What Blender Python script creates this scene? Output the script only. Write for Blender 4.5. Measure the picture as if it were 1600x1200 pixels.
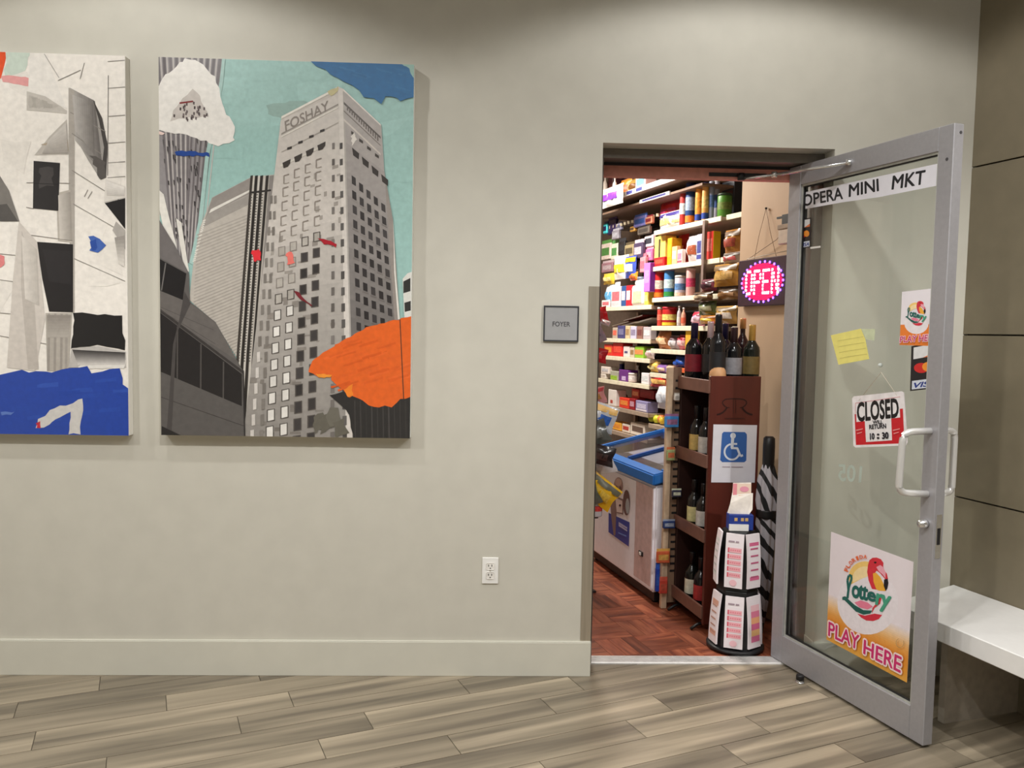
import bpy, bmesh, math, random
from mathutils import Vector, Matrix
random.seed(7)
for o in list(bpy.data.objects): bpy.data.objects.remove(o)
S = bpy.context.scene
COL = S.collection
R = math.radians
# ------------------------------------------------------------------ camera
CAM = Vector((.26185, -3.49651, 1.49059)); FPX = 1286.52
_y, _p, _r = R(2.26861), R(-3.61371), R(1.08077)
FW = Vector((math.sin(_y)*math.cos(_p), math.cos(_y)*math.cos(_p), math.sin(_p)))
RT = Vector((math.cos(_y), -math.sin(_y), 0)); UP = RT.cross(FW)
RT, UP = RT*math.cos(_r)+UP*math.sin(_r), UP*math.cos(_r)-RT*math.sin(_r)
cd = bpy.data.cameras.new('camera'); cam = bpy.data.objects.new('camera', cd); COL.objects.link(cam)
cd.sensor_width = 36; cd.lens = FPX/1600*36; cd.clip_start = .05
cam.matrix_world = Matrix(((RT.x, UP.x, -FW.x, CAM.x), (RT.y, UP.y, -FW.y, CAM.y), (RT.z, UP.z, -FW.z, CAM.z), (0, 0, 0, 1)))
S.camera = cam
# ------------------------------------------------------------------ world, lamps, exposure
W = bpy.data.worlds.new('world'); S.world = W; W.use_nodes = True
W.node_tree.nodes['Background'].inputs[0].default_value = (.9, .88, .82, 1)
W.node_tree.nodes['Background'].inputs[1].default_value = .03
S.view_settings.view_transform = 'Standard'; S.view_settings.look = 'None'
S.view_settings.exposure = 0.0; S.view_settings.gamma = 1; S.view_settings.use_curve_mapping = False
def spot(name, loc, to, power, size, blend, col=(1, .96, .88), rad=.06):
    l = bpy.data.lights.new(name, 'SPOT'); l.energy = power; l.spot_size = R(size); l.spot_blend = blend
    l.color = col; l.shadow_soft_size = rad
    o = bpy.data.objects.new(name, l); COL.objects.link(o); o.location = loc
    o.rotation_euler = (Vector(to)-Vector(loc)).to_track_quat('-Z', 'Y').to_euler(); return o
def area(name, loc, rot, sx, sy, power, col=(1, .96, .88)):
    l = bpy.data.lights.new(name, 'AREA'); l.shape = 'RECTANGLE'; l.size = sx; l.size_y = sy; l.energy = power; l.color = col
    o = bpy.data.objects.new(name, l); COL.objects.link(o); o.location = loc; o.rotation_euler = rot; return o
WARM = (1, .99, .965)
for x in (-3.0, -1.2, 1.36): spot('recessed_lamp', (x, -1.0, 3.31), (x, -1.0, 0), 50, 142, .22, WARM, .05)
for x in (-2.5, .08, 2.4): spot('recessed_lamp', (x, -2.3, 3.31), (x, -2.3, 0), 175 if x > 2 else 118, 138, .35, WARM, .05)
for x in (-1.2, 1.36): spot('recessed_lamp', (x, -4.6, 3.31), (x, -4.6, 0), 90, 130, .6, WARM, .05)
area('lobby_fill_light', (.1, -2.9, 3.3), (0, 0, 0), 4.0, 2.6, 44, WARM)  # wide unseen fill added under the ceiling for the lobby's ambient light
area('shop_tube_lamp', (.72, 2.15, 2.84), (0, 0, R(106.5)), 1.3, .25, 78, (1, .93, .84))
# ------------------------------------------------------------------ helpers
def ray(px, py): return RT*((px-800)/FPX) + UP*((600-py)/FPX) + FW
def on_plane(px, py, p, n):
    d = ray(px, py); return CAM + d*((Vector(p)-CAM).dot(n)/d.dot(n))
def atY(px, py, y): return on_plane(px, py, (0, y, 0), Vector((0, 1, 0)))
def atZ(px, py, z): return on_plane(px, py, (0, 0, z), Vector((0, 0, 1)))
def lin(c):
    return tuple((v/255/12.92 if v/255 <= .04045 else ((v/255+.055)/1.055)**2.4) for v in c)
MC = {}
def M(col, rough=.5, metal=0, noise=.1, scale=30, bump=0, emit=0, stretch=None, coat=0):
    key = (tuple(col), rough, metal, noise, scale, bump, emit, stretch, coat)
    if key in MC: return MC[key]
    m = bpy.data.materials.new('material_%d' % len(MC)); m.use_nodes = True
    nt = m.node_tree; b = nt.nodes['Principled BSDF']; L = nt.links.new
    c = lin(col)
    tc = nt.nodes.new('ShaderNodeTexCoord'); mp = nt.nodes.new('ShaderNodeMapping')
    if stretch: mp.inputs['Scale'].default_value = stretch
    nz = nt.nodes.new('ShaderNodeTexNoise'); nz.inputs['Scale'].default_value = scale; nz.inputs['Detail'].default_value = 3
    L(tc.outputs['Object'], mp.inputs[0]); L(mp.outputs[0], nz.inputs['Vector'])
    rp = nt.nodes.new('ShaderNodeValToRGB')
    rp.color_ramp.elements[0].position = .3; rp.color_ramp.elements[1].position = .7
    rp.color_ramp.elements[0].color = tuple(v*(1-noise) for v in c)+(1,)
    rp.color_ramp.elements[1].color = tuple(min(1, v*(1+noise)) for v in c)+(1,)
    L(nz.outputs[0], rp.inputs[0]); L(rp.outputs[0], b.inputs['Base Color'])
    b.inputs['Roughness'].default_value = rough; b.inputs['Metallic'].default_value = metal
    b.inputs['Coat Weight'].default_value = coat; b.inputs['Coat Roughness'].default_value = .08
    if bump:
        bp = nt.nodes.new('ShaderNodeBump'); bp.inputs['Strength'].default_value = bump; bp.inputs['Distance'].default_value = .003
        L(nz.outputs[0], bp.inputs['Height']); L(bp.outputs[0], b.inputs['Normal'])
    if emit:
        b.inputs['Emission Color'].default_value = c+(1,); b.inputs['Emission Strength'].default_value = emit
    MC[key] = m; return m
def print_material(name, rough=.35, coat=0, noise=.06, scale=60):
    m = bpy.data.materials.new(name); m.use_nodes = True; nt = m.node_tree; b = nt.nodes['Principled BSDF']; L = nt.links.new
    a = nt.nodes.new('ShaderNodeAttribute'); a.attribute_name = 'Col'
    nz = nt.nodes.new('ShaderNodeTexNoise'); nz.inputs['Scale'].default_value = scale; nz.inputs['Detail'].default_value = 4
    mr = nt.nodes.new('ShaderNodeMapRange'); mr.inputs[1].default_value = .25; mr.inputs[2].default_value = .75
    mr.inputs[3].default_value = 1-noise; mr.inputs[4].default_value = 1+noise
    tc = nt.nodes.new('ShaderNodeTexCoord'); L(tc.outputs['Object'], nz.inputs['Vector'])
    mx = nt.nodes.new('ShaderNodeMix'); mx.data_type = 'RGBA'; mx.blend_type = 'MULTIPLY'; mx.inputs[0].default_value = 1
    L(nz.outputs[0], mr.inputs[0]); L(a.outputs['Color'], mx.inputs[6]); L(mr.outputs[0], mx.inputs[7])
    L(mx.outputs[2], b.inputs['Base Color']); b.inputs['Roughness'].default_value = rough
    b.inputs['Coat Weight'].default_value = coat; b.inputs['Coat Roughness'].default_value = .1
    return m
def glass_material(name, tint, rough=.02, fac=None):
    m = bpy.data.materials.new(name); m.use_nodes = True; nt = m.node_tree; L = nt.links.new
    nt.nodes.remove(nt.nodes['Principled BSDF']); out = nt.nodes['Material Output']
    t = nt.nodes.new('ShaderNodeBsdfTransparent'); t.inputs[0].default_value = tint+(1,)
    g = nt.nodes.new('ShaderNodeBsdfGlossy'); g.inputs['Roughness'].default_value = rough
    lw = nt.nodes.new('ShaderNodeLayerWeight'); lw.inputs[0].default_value = .5; pw = nt.nodes.new('ShaderNodeMath'); pw.operation = 'POWER'; pw.inputs[1].default_value = 4; L(lw.outputs['Facing'], pw.inputs[0]); f = nt.nodes.new('ShaderNodeMath'); f.operation = 'MULTIPLY_ADD'; f.inputs[1].default_value = .8; f.inputs[2].default_value = .05; L(pw.outputs[0], f.inputs[0])
    mx = nt.nodes.new('ShaderNodeMixShader'); L(f.outputs[0], mx.inputs[0]); L(t.outputs[0], mx.inputs[1]); L(g.outputs[0], mx.inputs[2])
    L(mx.outputs[0], out.inputs[0]); return m
def wm(o):
    m = Matrix.Translation(o.location) @ o.rotation_euler.to_matrix().to_4x4()
    return wm(o.parent) @ m if o.parent else m
def link(name, me, parent=None):
    o = bpy.data.objects.new(name, me); COL.objects.link(o)
    if parent: o.parent = parent
    return o
def mesh(name, vs, fs, mat, parent=None, smooth=False, world=False):
    if world and parent:
        inv = wm(parent).inverted(); vs = [inv @ Vector(v) for v in vs]
    me = bpy.data.meshes.new(name); me.from_pydata([tuple(v) for v in vs], [], fs); me.update()
    if mat: me.materials.append(mat)
    if smooth:
        for p in me.polygons: p.use_smooth = True
    return link(name, me, parent)
def bmobj(name, bm, mat, parent=None, smooth=False):
    bmesh.ops.recalc_face_normals(bm, faces=bm.faces)
    me = bpy.data.meshes.new(name); bm.to_mesh(me); bm.free(); me.materials.append(mat)
    if smooth:
        for p in me.polygons: p.use_smooth = True
    return link(name, me, parent)
def bx(bm, lo, hi, bev=0, segs=1):
    r = bmesh.ops.create_cube(bm, size=1); vs = r['verts']
    for v in vs: v.co = Vector([lo[i]+(v.co[i]+.5)*(hi[i]-lo[i]) for i in range(3)])
    if bev:
        es = list({e for v in vs for e in v.link_edges})
        bmesh.ops.bevel(bm, geom=es, offset=bev, segments=segs, affect='EDGES', profile=.5)
def box(name, lo, hi, mat, parent=None, bev=0, segs=1):
    bm = bmesh.new(); bx(bm, lo, hi, bev, segs); return bmobj(name, bm, mat, parent)
def boxes(name, lst, mat, parent=None, bev=0):
    bm = bmesh.new()
    for lo, hi in lst: bx(bm, lo, hi, bev)
    return bmobj(name, bm, mat, parent)
def lathe_data(prof, n=18, cx=0, cy=0, z0=0, pleat=0, pn=8):
    vs, fs = [], []
    for r, z in prof:
        for i in range(n):
            a = 2*math.pi*i/n; rr = r*(1+pleat*math.cos(pn*a)); vs.append((cx+rr*math.cos(a), cy+rr*math.sin(a), z0+z))
    for k in range(len(prof)-1):
        for i in range(n):
            j = (i+1) % n; fs.append((k*n+i, k*n+j, (k+1)*n+j, (k+1)*n+i))
    fs.append(tuple(range(n-1, -1, -1))); fs.append(tuple((len(prof)-1)*n+i for i in range(n)))
    return vs, fs
def lathe(name, prof, mat, parent=None, n=18, **k):
    vs, fs = lathe_data(prof, n, **k); return mesh(name, vs, fs, mat, parent, smooth=n > 8)
def tube_data(pts, r, n=8, closed=False):
    pts = [Vector(p) for p in pts]; vs, fs = [], []
    ref = Vector((0, 0, 1)); m = len(pts)
    for k, p in enumerate(pts):
        a = pts[max(k-1, 0)]; b = pts[min(k+1, m-1)]; t = (b-a).normalized()
        u = t.cross(ref if abs(t.z) < .9 else Vector((1, 0, 0))).normalized(); w = t.cross(u)
        rr = r[k] if isinstance(r, (list, tuple)) else r
        for i in range(n):
            an = 2*math.pi*i/n; vs.append(p+u*(rr*math.cos(an))+w*(rr*math.sin(an)))
    for k in range(m-1):
        for i in range(n):
            j = (i+1) % n; fs.append((k*n+i, k*n+j, (k+1)*n+j, (k+1)*n+i))
    fs.append(tuple(range(n-1, -1, -1))); fs.append(tuple((m-1)*n+i for i in range(n)))
    return vs, fs
def tube(name, pts, r, mat, parent=None, n=8, world=False):
    vs, fs = tube_data(pts, r, n); return mesh(name, vs, fs, mat, parent, smooth=True, world=world)
def merge(parts):
    V, F = [], []
    for vs, fs in parts:
        k = len(V); V += list(vs); F += [tuple(i+k for i in f) for f in fs]
    return V, F
def bend(pts, rad, n=5):
    pts = [Vector(p) for p in pts]; out = [pts[0]]
    for i in range(1, len(pts)-1):
        a, b, c = pts[i-1], pts[i], pts[i+1]
        p = b+(a-b).normalized()*rad; q = b+(c-b).normalized()*rad
        for k in range(n+1):
            t = k/n; out.append(p*(1-t)**2+b*2*t*(1-t)+q*t*t)
    return out+[pts[-1]]
def tag(o, label, cat, group=None):
    o['label'] = label; o['category'] = cat
    if group: o['group'] = group
    return o
def thing(name, label, cat, loc=(0, 0, 0), rz=0, group=None):
    o = bpy.data.objects.new(name, None); COL.objects.link(o); o.location = loc; o.rotation_euler = (0, 0, rz)
    o.empty_display_size = .05
    return tag(o, label, cat, group)
def struct(o): o['kind'] = 'structure'; return o
def stuff(o): o['kind'] = 'stuff'; return o
# flat print built of coloured polygons on a plane; points are given by a function f(u, v) -> world point
TXC = {}
def text_mesh(s, bold=.0, shear=0, space=1):
    if (s, shear, space) not in TXC: TXC[(s, shear, space)] = text_mesh_(s, 0, shear, space)
    return TXC[(s, shear, space)]
def text_mesh_(s, bold=.0, shear=0, space=1):
    cu = bpy.data.curves.new('t', 'FONT'); cu.body = s; cu.offset = bold; cu.shear = shear; cu.resolution_u = 3; cu.space_character = space
    o = bpy.data.objects.new('t', cu); COL.objects.link(o)
    me = bpy.data.meshes.new_from_object(o.evaluated_get(bpy.context.evaluated_depsgraph_get()))
    vs = [v.co.copy() for v in me.vertices]; fs = [tuple(p.vertices) for p in me.polygons]
    bpy.data.objects.remove(o); bpy.data.curves.remove(cu); bpy.data.meshes.remove(me)
    return vs, fs
def clip(poly, x0, y0, x1, y1):
    def half(P, f, cut):
        out = []
        for i in range(len(P)):
            a, b = P[i-1], P[i]; fa, fb = f(a), f(b)
            if (fa >= 0) != (fb >= 0):
                t = fa/(fa-fb); out.append((a[0]+(b[0]-a[0])*t, a[1]+(b[1]-a[1])*t))
            if fb >= 0: out.append(b)
        return out
    for f in (lambda p: p[0]-x0, lambda p: x1-p[0], lambda p: p[1]-y0, lambda p: y1-p[1]):
        if len(poly) < 3: return []
        poly = half(poly, f, 0)
    return poly
def rag(poly, amp, step, seed=1):
    rn = random.Random(seed); out = []
    for i in range(len(poly)):
        a, b = poly[i], poly[(i+1) % len(poly)]; d = math.hypot(b[0]-a[0], b[1]-a[1]); k = max(1, int(d/step))
        for j in range(k):
            t = j/k; out.append((a[0]+(b[0]-a[0])*t+rn.uniform(-amp, amp), a[1]+(b[1]-a[1])*t+rn.uniform(-amp, amp)))
    return out
class Print:
    def __init__(s, f, n, step=.00012):
        s.f, s.n, s.step = f, n, step; s.V, s.F, s.Cc, s.k = [], [], [], 0; s.lim = None; s.sub = lambda u, v: (u, v)
    def layer(s): s.k += 1
    def poly(s, pts, col, same=False):
        if not same: s.k += 1
        pts = [s.sub(*p) for p in pts]
        if s.lim: pts = clip(pts, *s.lim)
        if len(pts) < 3: return
        b = len(s.V); off = s.n*(s.step*s.k)
        s.V += [s.f(u, v)+off for u, v in pts]; s.F.append(tuple(range(b, b+len(pts)))); s.Cc.append(lin(col)+(1,))
    def quad(s, q, u0, v0, u1, v1, col, same=True):
        s.poly([s.bil(q, u, v) for u, v in ((u0, v0), (u1, v0), (u1, v1), (u0, v1))], col, same)
    @staticmethod
    def bil(q, u, v):
        (ax, ay), (bx_, by), (cx, cy), (dx, dy) = q
        return ((ax*(1-u)+bx_*u)*(1-v)+(dx*(1-u)+cx*u)*v, (ay*(1-u)+by*u)*(1-v)+(dy*(1-u)+cy*u)*v)
    def line(s, pts, w, col, same=False):
        if not same: s.k += 1
        for (a, b), (c, d) in zip(pts, pts[1:]):
            s.k += .3
            L = math.hypot(c-a, d-b) or 1; nx, ny = -(d-b)/L*w/2, (c-a)/L*w/2
            s.poly([(a+nx, b+ny), (c+nx, d+ny), (c-nx, d-ny), (a-nx, b-ny)], col, True)
    def disc(s, cx, cy, rx, ry, col, n=20, a0=0, a1=360, same=False):
        s.poly([(cx+rx*math.cos(R(a0+(a1-a0)*i/n)), cy+ry*math.sin(R(a0+(a1-a0)*i/n))) for i in range(n+(a1-a0 < 360))], col, same)
    def ring(s, cx, cy, rx, ry, w, col, a0=0, a1=360, n=24):
        s.k += 1
        for i in range(n):
            a, b = R(a0+(a1-a0)*i/n), R(a0+(a1-a0)*(i+1)/n)
            s.poly([(cx+rx*math.cos(a), cy+ry*math.sin(a)), (cx+rx*math.cos(b), cy+ry*math.sin(b)), (cx+(rx-w)*math.cos(b), cy+(ry-w)*math.sin(b)), (cx+(rx-w)*math.cos(a), cy+(ry-w)*math.sin(a))], col, True)
    def text(s, t, q, col, bold=.02, shear=0, mirror=False, space=1):
        # q: corners top-left, top-right, bottom-right, bottom-left of the lettering
        if bold > 0:
            n = 6 if bold < .03 else 10
            for i in range(n):
                an = 2*math.pi*i/n; s.k += .45
                s._glyphs(t, q, col, shear, mirror, space, bold*math.cos(an), bold*math.sin(an))
        s.k += .45; s._glyphs(t, q, col, shear, mirror, space, 0, 0)
    def _glyphs(s, t, q, col, shear, mirror, space, dx, dy):
        vs, fs = text_mesh(t, 0, shear, space)
        x0, x1 = min(v.x for v in vs), max(v.x for v in vs); y0, y1 = min(v.y for v in vs), max(v.y for v in vs)
        b = len(s.V)
        for i, v in enumerate(vs):
            u = (v.x-x0)/(x1-x0)+dx/(x1-x0); u = 1-u if mirror else u
            s.V.append(s.f(*s.sub(*s.bil(q, u, (y1-v.y)/(y1-y0)+dy/(y1-y0))))+s.n*(s.step*s.k))
        for f in fs: s.F.append(tuple(i+b for i in f)); s.Cc.append(lin(col)+(1,))
    def build(s, name, mat, parent=None):
        vs = s.V
        if parent: inv = wm(parent).inverted(); vs = [inv @ v for v in vs]
        me = bpy.data.meshes.new(name); me.from_pydata([tuple(v) for v in vs], [], s.F)
        at = me.color_attributes.new('Col', 'FLOAT_COLOR', 'CORNER')
        i = 0; data = []
        for f, c in zip(s.F, s.Cc): data += list(c)*len(f)
        at.data.foreach_set('color', data); me.update(); me.materials.append(mat)
        o = link(name, me, parent); return o
MAT_PRINT = print_material('flat_print', .4)
MAT_PAPER = print_material('paper_print', .55, 0, .03, 25)
MAT_ART = print_material('varnished_print', .3, .35, .09, 45)
# ------------------------------------------------------------------ building lines
GA = R(106.5); G = Vector((math.cos(GA), math.sin(GA), 0)); E = Vector((-G.y*-1, -G.x, 0)); E = Vector((math.sin(GA), -math.cos(GA), 0))
Z = Vector((0, 0, 1))
XL, XR, ZT = .764, 1.7535, 2.291        # door opening
XC = 2.352                              # room corner
SW = Vector((.279, -.9603, 0)).normalized(); SN = Vector((SW.y, -SW.x, 0))   # side wall direction, normal into the room (points left)
if SN.x > 0: SN = -SN
H = 3.34
MAT_WALL = M((200, 196, 184), .62, 0, .03, 9, .05)
MAT_WALLT = M((124, 114, 94), .5, 0, .05, 12)
MAT_TAN = M((214, 184, 152), .6, 0, .04, 6)
MAT_BASE = M((206, 203, 190), .4, 0, .02, 10)
MAT_ALU = M((152, 150, 153), .38, .55, .05, 60, 0, 0, (1, 1, .05))
MAT_ALU2 = M((128, 122, 116), .4, .5, .05, 60)
MAT_STEEL = M((176, 166, 150), .36, .6, .1, 80, 0, 0, (1, 1, .03))
MAT_CHROME = M((225, 225, 225), .2, .9, .02)
MAT_WHITE = M((238, 236, 232), .35, 0, .02)
MAT_BLACK = M((24, 23, 25), .45, 0, .1)
def prism(name, pts, z0, z1, mat, parent=None):
    n = len(pts); vs = [(p[0], p[1], z0) for p in pts]+[(p[0], p[1], z1) for p in pts]
    fs = [tuple(range(n-1, -1, -1)), tuple(range(n, 2*n))]+[(i, (i+1) % n, n+(i+1) % n, n+i) for i in range(n)]
    bm = bmesh.new(); bv = [bm.verts.new(v) for v in vs]
    for f in fs: bm.faces.new([bv[i] for i in f])
    return bmobj(name, bm, mat, parent)
BACK, LEFT = -6.4, -3.3
cr = Vector((XC, 0, 0)); far_r = cr+SW*(-BACK/-SW.y)
struct(boxes('wall_front', [((LEFT-.1, 0, 0), (XL, .25, H)), ((XR, 0, 0), (XC+.06, .25, H)), ((XL, 0, ZT), (XR, .25, H))], MAT_WALL))
struct(box('wall_left', (LEFT-.12, BACK, 0), (LEFT, 0, H), MAT_WALL))
struct(box('wall_back', (LEFT, BACK-.12, 0), (far_r.x+.2, BACK, H), MAT_WALL))
struct(prism('ceiling', [(LEFT-.1, BACK-.1), (far_r.x+.3, BACK-.1), (XC+.3, .1), (LEFT-.1, .1)], H, H+.1, M((120, 114, 102), .8)))
# side wall: backing with three-part panels, joints recessed
wr = struct(prism('wall_right', [cr-SN*.02, cr-SN*.16, far_r-SN*.16, far_r-SN*.02], 0, H, M((60, 55, 44), .7)))
zj = [0.0]+[atY(px, py, 0).z for px, py in ((1490, 775), (1505, 523), (1519, 262))]+[H]
for i in range(4):
    for k in range(3):
        a = cr+SW*(k*2.2+(.003 if k else 0)); b = cr+SW*min(k*2.2+2.197, 6.6)
        if i: z0 = zj[i]+.0035
        else: z0 = 0
        z1 = zj[i+1]-.0035 if i < 3 else H
        prism('panel', [a, a-SN*.0195, b-SN*.0195, b], z0, z1, MAT_WALLT, wr)
# lobby floor, wood-look planks laid on the slant
fl = struct(prism('floor', [(LEFT-.05, BACK), (far_r.x, BACK), (XC+.1, .02), (XR+.05, .118), (XL, .118), (XL, 0.02), (LEFT-.05, .02)], -.06, -.003, M((96, 88, 74), .8)))
def plank_material():
    m = bpy.data.materials.new('wood_look_tile'); m.use_nodes = True; nt = m.node_tree; b = nt.nodes['Principled BSDF']; L = nt.links.new
    tc = nt.nodes.new('ShaderNodeTexCoord'); oi = nt.nodes.new('ShaderNodeObjectInfo')
    sc = nt.nodes.new('ShaderNodeVectorMath'); sc.operation = 'MULTIPLY'; sc.inputs[1].default_value = (37, 19, 11)
    cb = nt.nodes.new('ShaderNodeCombineXYZ')
    for i in range(3): L(oi.outputs['Random'], cb.inputs[i])
    L(cb.outputs[0], sc.inputs[0])
    ad = nt.nodes.new('ShaderNodeVectorMath'); L(tc.outputs['Object'], ad.inputs[0]); L(sc.outputs[0], ad.inputs[1])
    mp = nt.nodes.new('ShaderNodeMapping'); mp.inputs['Scale'].default_value = (.55, 9, 1); L(ad.outputs[0], mp.inputs[0])
    n1 = nt.nodes.new('ShaderNodeTexNoise'); n1.inputs['Scale'].default_value = 1.5; n1.inputs['Detail'].default_value = 4; n1.inputs['Distortion'].default_value = .4
    L(mp.outputs[0], n1.inputs['Vector'])
    rp = nt.nodes.new('ShaderNodeValToRGB'); e = rp.color_ramp.elements
    e[0].position = .32; e[0].color = lin((100, 91, 78))+(1,); e[1].position = .68; e[1].color = lin((166, 152, 131))+(1,)
    q = rp.color_ramp.elements.new(.5); q.color = lin((134, 123, 105))+(1,)
    L(n1.outputs[0], rp.inputs[0])
    hv = nt.nodes.new('ShaderNodeMapRange'); hv.inputs[3].default_value = .84; hv.inputs[4].default_value = 1.3; L(oi.outputs['Random'], hv.inputs[0])
    mx = nt.nodes.new('ShaderNodeMix'); mx.data_type = 'RGBA'; mx.blend_type = 'MULTIPLY'; mx.inputs[0].default_value = 1
    L(rp.outputs[0], mx.inputs[6]); L(hv.outputs[0], mx.inputs[7]); L(mx.outputs[2], b.inputs['Base Color'])
    b.inputs['Roughness'].default_value = .33
    return m
MAT_PLANK = plank_material()
PA = R(22); PD = Vector((math.cos(PA), math.sin(PA), 0)); PN = Vector((-math.sin(PA), math.cos(PA), 0))
OFF = {-3: -1.237, -2: -.62, -1: -.989, 0: -.53, 1: -.744, 2: -.288, 3: -.494, 4: -.05, 5: .628, 6: .184, 7: .85, 8: .35, 9: .72}
inside = lambda p: LEFT < p.x < far_r.x and p.y > BACK
def lobby(poly):
    def cutl(P, a, n):
        out = []
        for i in range(len(P)):
            p, q = P[i-1], P[i]; fp, fq = (p-a).dot(n), (q-a).dot(n)
            if (fp >= 0) != (fq >= 0): out.append(p+(q-p)*(fp/(fp-fq)))
            if fq >= 0: out.append(q)
        return out
    for a, n in ((Vector((0, .118, 0)), Vector((0, -1, 0))), (Vector((LEFT, 0, 0)), Vector((1, 0, 0))), (Vector((0, BACK, 0)), Vector((0, 1, 0))), (cr, SN)):
        if len(poly) < 3: return []
        poly = cutl(poly, a, n)
    return poly
PW = .1475
npl = 0; farp = []
for k in range(-14, 22):
    n1 = .03-PW*k; n0 = n1-PW; o0 = OFF.get(k, random.uniform(0, .9))
    for j in range(-7, 8):
        d0 = o0+.9*j; d1 = d0+.9; g_ = .0016
        poly = lobby([PD*a+PN*b for a, b in ((d0+g_, n0+g_), (d1-g_, n0+g_), (d1-g_, n1-g_), (d0+g_, n1-g_))])
        if len(poly) < 3: continue
        c = sum(poly, Vector())/len(poly)
        if c.y < -1.9 or abs(c.x-.3) > 2.9 or npl >= 290: farp.append(poly); continue
        npl += 1
        o = prism('plank', [(p-c).to_tuple()[:2] for p in poly], -.003, 0, MAT_PLANK, fl); o.location = c
        # grain runs along the plank
        o.rotation_euler = (0, 0, PA); me = o.data; rot = Matrix.Rotation(-PA, 4, 'Z'); me.transform(rot)
bm = bmesh.new()
for poly in farp:
    vs = [bm.verts.new((p.x, p.y, 0)) for p in poly]
    try: bm.faces.new(vs)
    except ValueError: pass
o = stuff(bmobj('far_planks', bm, M((132, 121, 103), .4, 0, .2, 3), fl))
# baseboard, corner guard, threshold, frame
struct(boxes('baseboard_front', [((LEFT, -.015, 0), (XL, -.0003, .15)), ((LEFT, -.012, .15), (XL, -.0003, .1535))], MAT_BASE, bev=.0012))
struct(boxes('baseboard_front', [((XR, -.015, 0), (2.18, -.0003, .15)), ((XR, -.012, .15), (2.18, -.0003, .1535))], MAT_BASE, bev=.0012))
struct(box('baseboard_return', (XR-.005, 0, .0), (XR-.0003, .098, .15), MAT_BASE))
struct(boxes('trim_1', [((XL-.045, -.0035, .1535), (XL+.0035, -.0003, 1.69)), ((XL+.0003, -.0035, .1535), (XL+.0035, .05, 1.69))], MAT_STEEL))
th = struct(boxes('trim_2', [((XL, .118, -.004), (XR, .2, .008))], M((214, 211, 208), .4, .2, .05), bev=.003))
boxes('ridge', [((XL, .128+.016*i, .008), (XR, .136+.016*i, .0105)) for i in range(4)], M((225, 223, 222), .3, .6), th)
fr = struct(boxes('trim_3', [((XL, .1, 2.25), (XR, .2, ZT-.0005)), ((XL+.0002, .1, .011), (XL+.02, .2, 2.25)), ((XR-.045, .1, .011), (XR-.0005, .2, 2.25))], MAT_ALU2, bev=.002))
box('seal', (XL+.02, .19, 2.238), (XR-.05, .2, 2.25), MAT_BLACK, fr)  # black strip added to draw the shadow gap below the header
struct(box('trim_4', (XL+.0005, .203, 2.192), (XR-.0005, .249, 2.24), M((214, 142, 126), .6)))
# ---- shop shell
TW0 = Vector((1.95, .25, 0)); TW1 = TW0+G*.87
OR = Vector((1.862, 1.113, 0))          # shelf front line runs along G from here
def onrun(t, inset=0, z=0): return OR+G*t+E*inset+Z*z
SL = Vector((-.25, .25, 0)); shop_far = 3.3
sback_r = onrun(shop_far, .5); sback_l = SL+G*(shop_far+.6)
struct(prism('wall_shop_right', [TW0, TW1, TW1+E*.08, TW0+E*.08], 0, 2.9, MAT_TAN))
struct(prism('wall_shop_side', [onrun(-.4, .46), onrun(shop_far, .46), onrun(shop_far, .54), onrun(-.4, .54)], 0, 2.9, M((120, 104, 92), .7)))
struct(prism('wall_shop_left', [SL, SL+G*4, SL+G*4-E*.1, SL-E*.1], 0, 2.9, M((190, 178, 164), .7)))
struct(prism('wall_shop_back', [onrun(shop_far, .6), onrun(shop_far, -1.6), onrun(shop_far+.1, -1.6), onrun(shop_far+.1, .6)], 0, 2.9, M((170, 155, 140), .7)))
struct(box('wall_shop_front', (-.35, .2505, 0), (XL, .27, 2.9), M((200, 190, 175), .7)))
sc_ = [(-.35, .25), (2.6, .25), tuple(onrun(-.2, .6))[:2], tuple(onrun(3.4, .6))[:2], tuple(onrun(3.4, -1.8))[:2]]
struct(prism('ceiling_shop', sc_, 2.9, 2.98, M((205, 196, 184), .8)))
# parquet: basket weave blocks of three strips
sf = struct(prism('floor_shop', [(XL-.1, .2), (XR+.3, .2), (2.3, .25), tuple(onrun(-.2, .6))[:2], tuple(onrun(3.4, .6))[:2], tuple(onrun(3.4, -1.8))[:2], (-.35, .25), (XL-.1, .25)], -.06, -.001, M((70, 32, 20), .6)))
def parquet_material():
    m = plank_material(); m.name = 'red_parquet'
    for nd in m.node_tree.nodes:
        if nd.type == 'VALTORGB':
            for e, c in zip(nd.color_ramp.elements, ((98, 48, 34), (130, 68, 46), (158, 92, 64))): e.color = lin(c)+(1,)
        if nd.type == 'MAP_RANGE': nd.inputs[3].default_value = .72; nd.inputs[4].default_value = 1.22
        if nd.type == 'BSDF_PRINCIPLED': nd.inputs['Roughness'].default_value = .4
        if nd.type == 'MAPPING': nd.inputs['Scale'].default_value = (3, 20, 1)
    return m
MAT_PARQ = parquet_material()
npq = 0
BS = .21; PO = Vector((.9, .2, 0)); rnd = random.Random(3)
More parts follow.
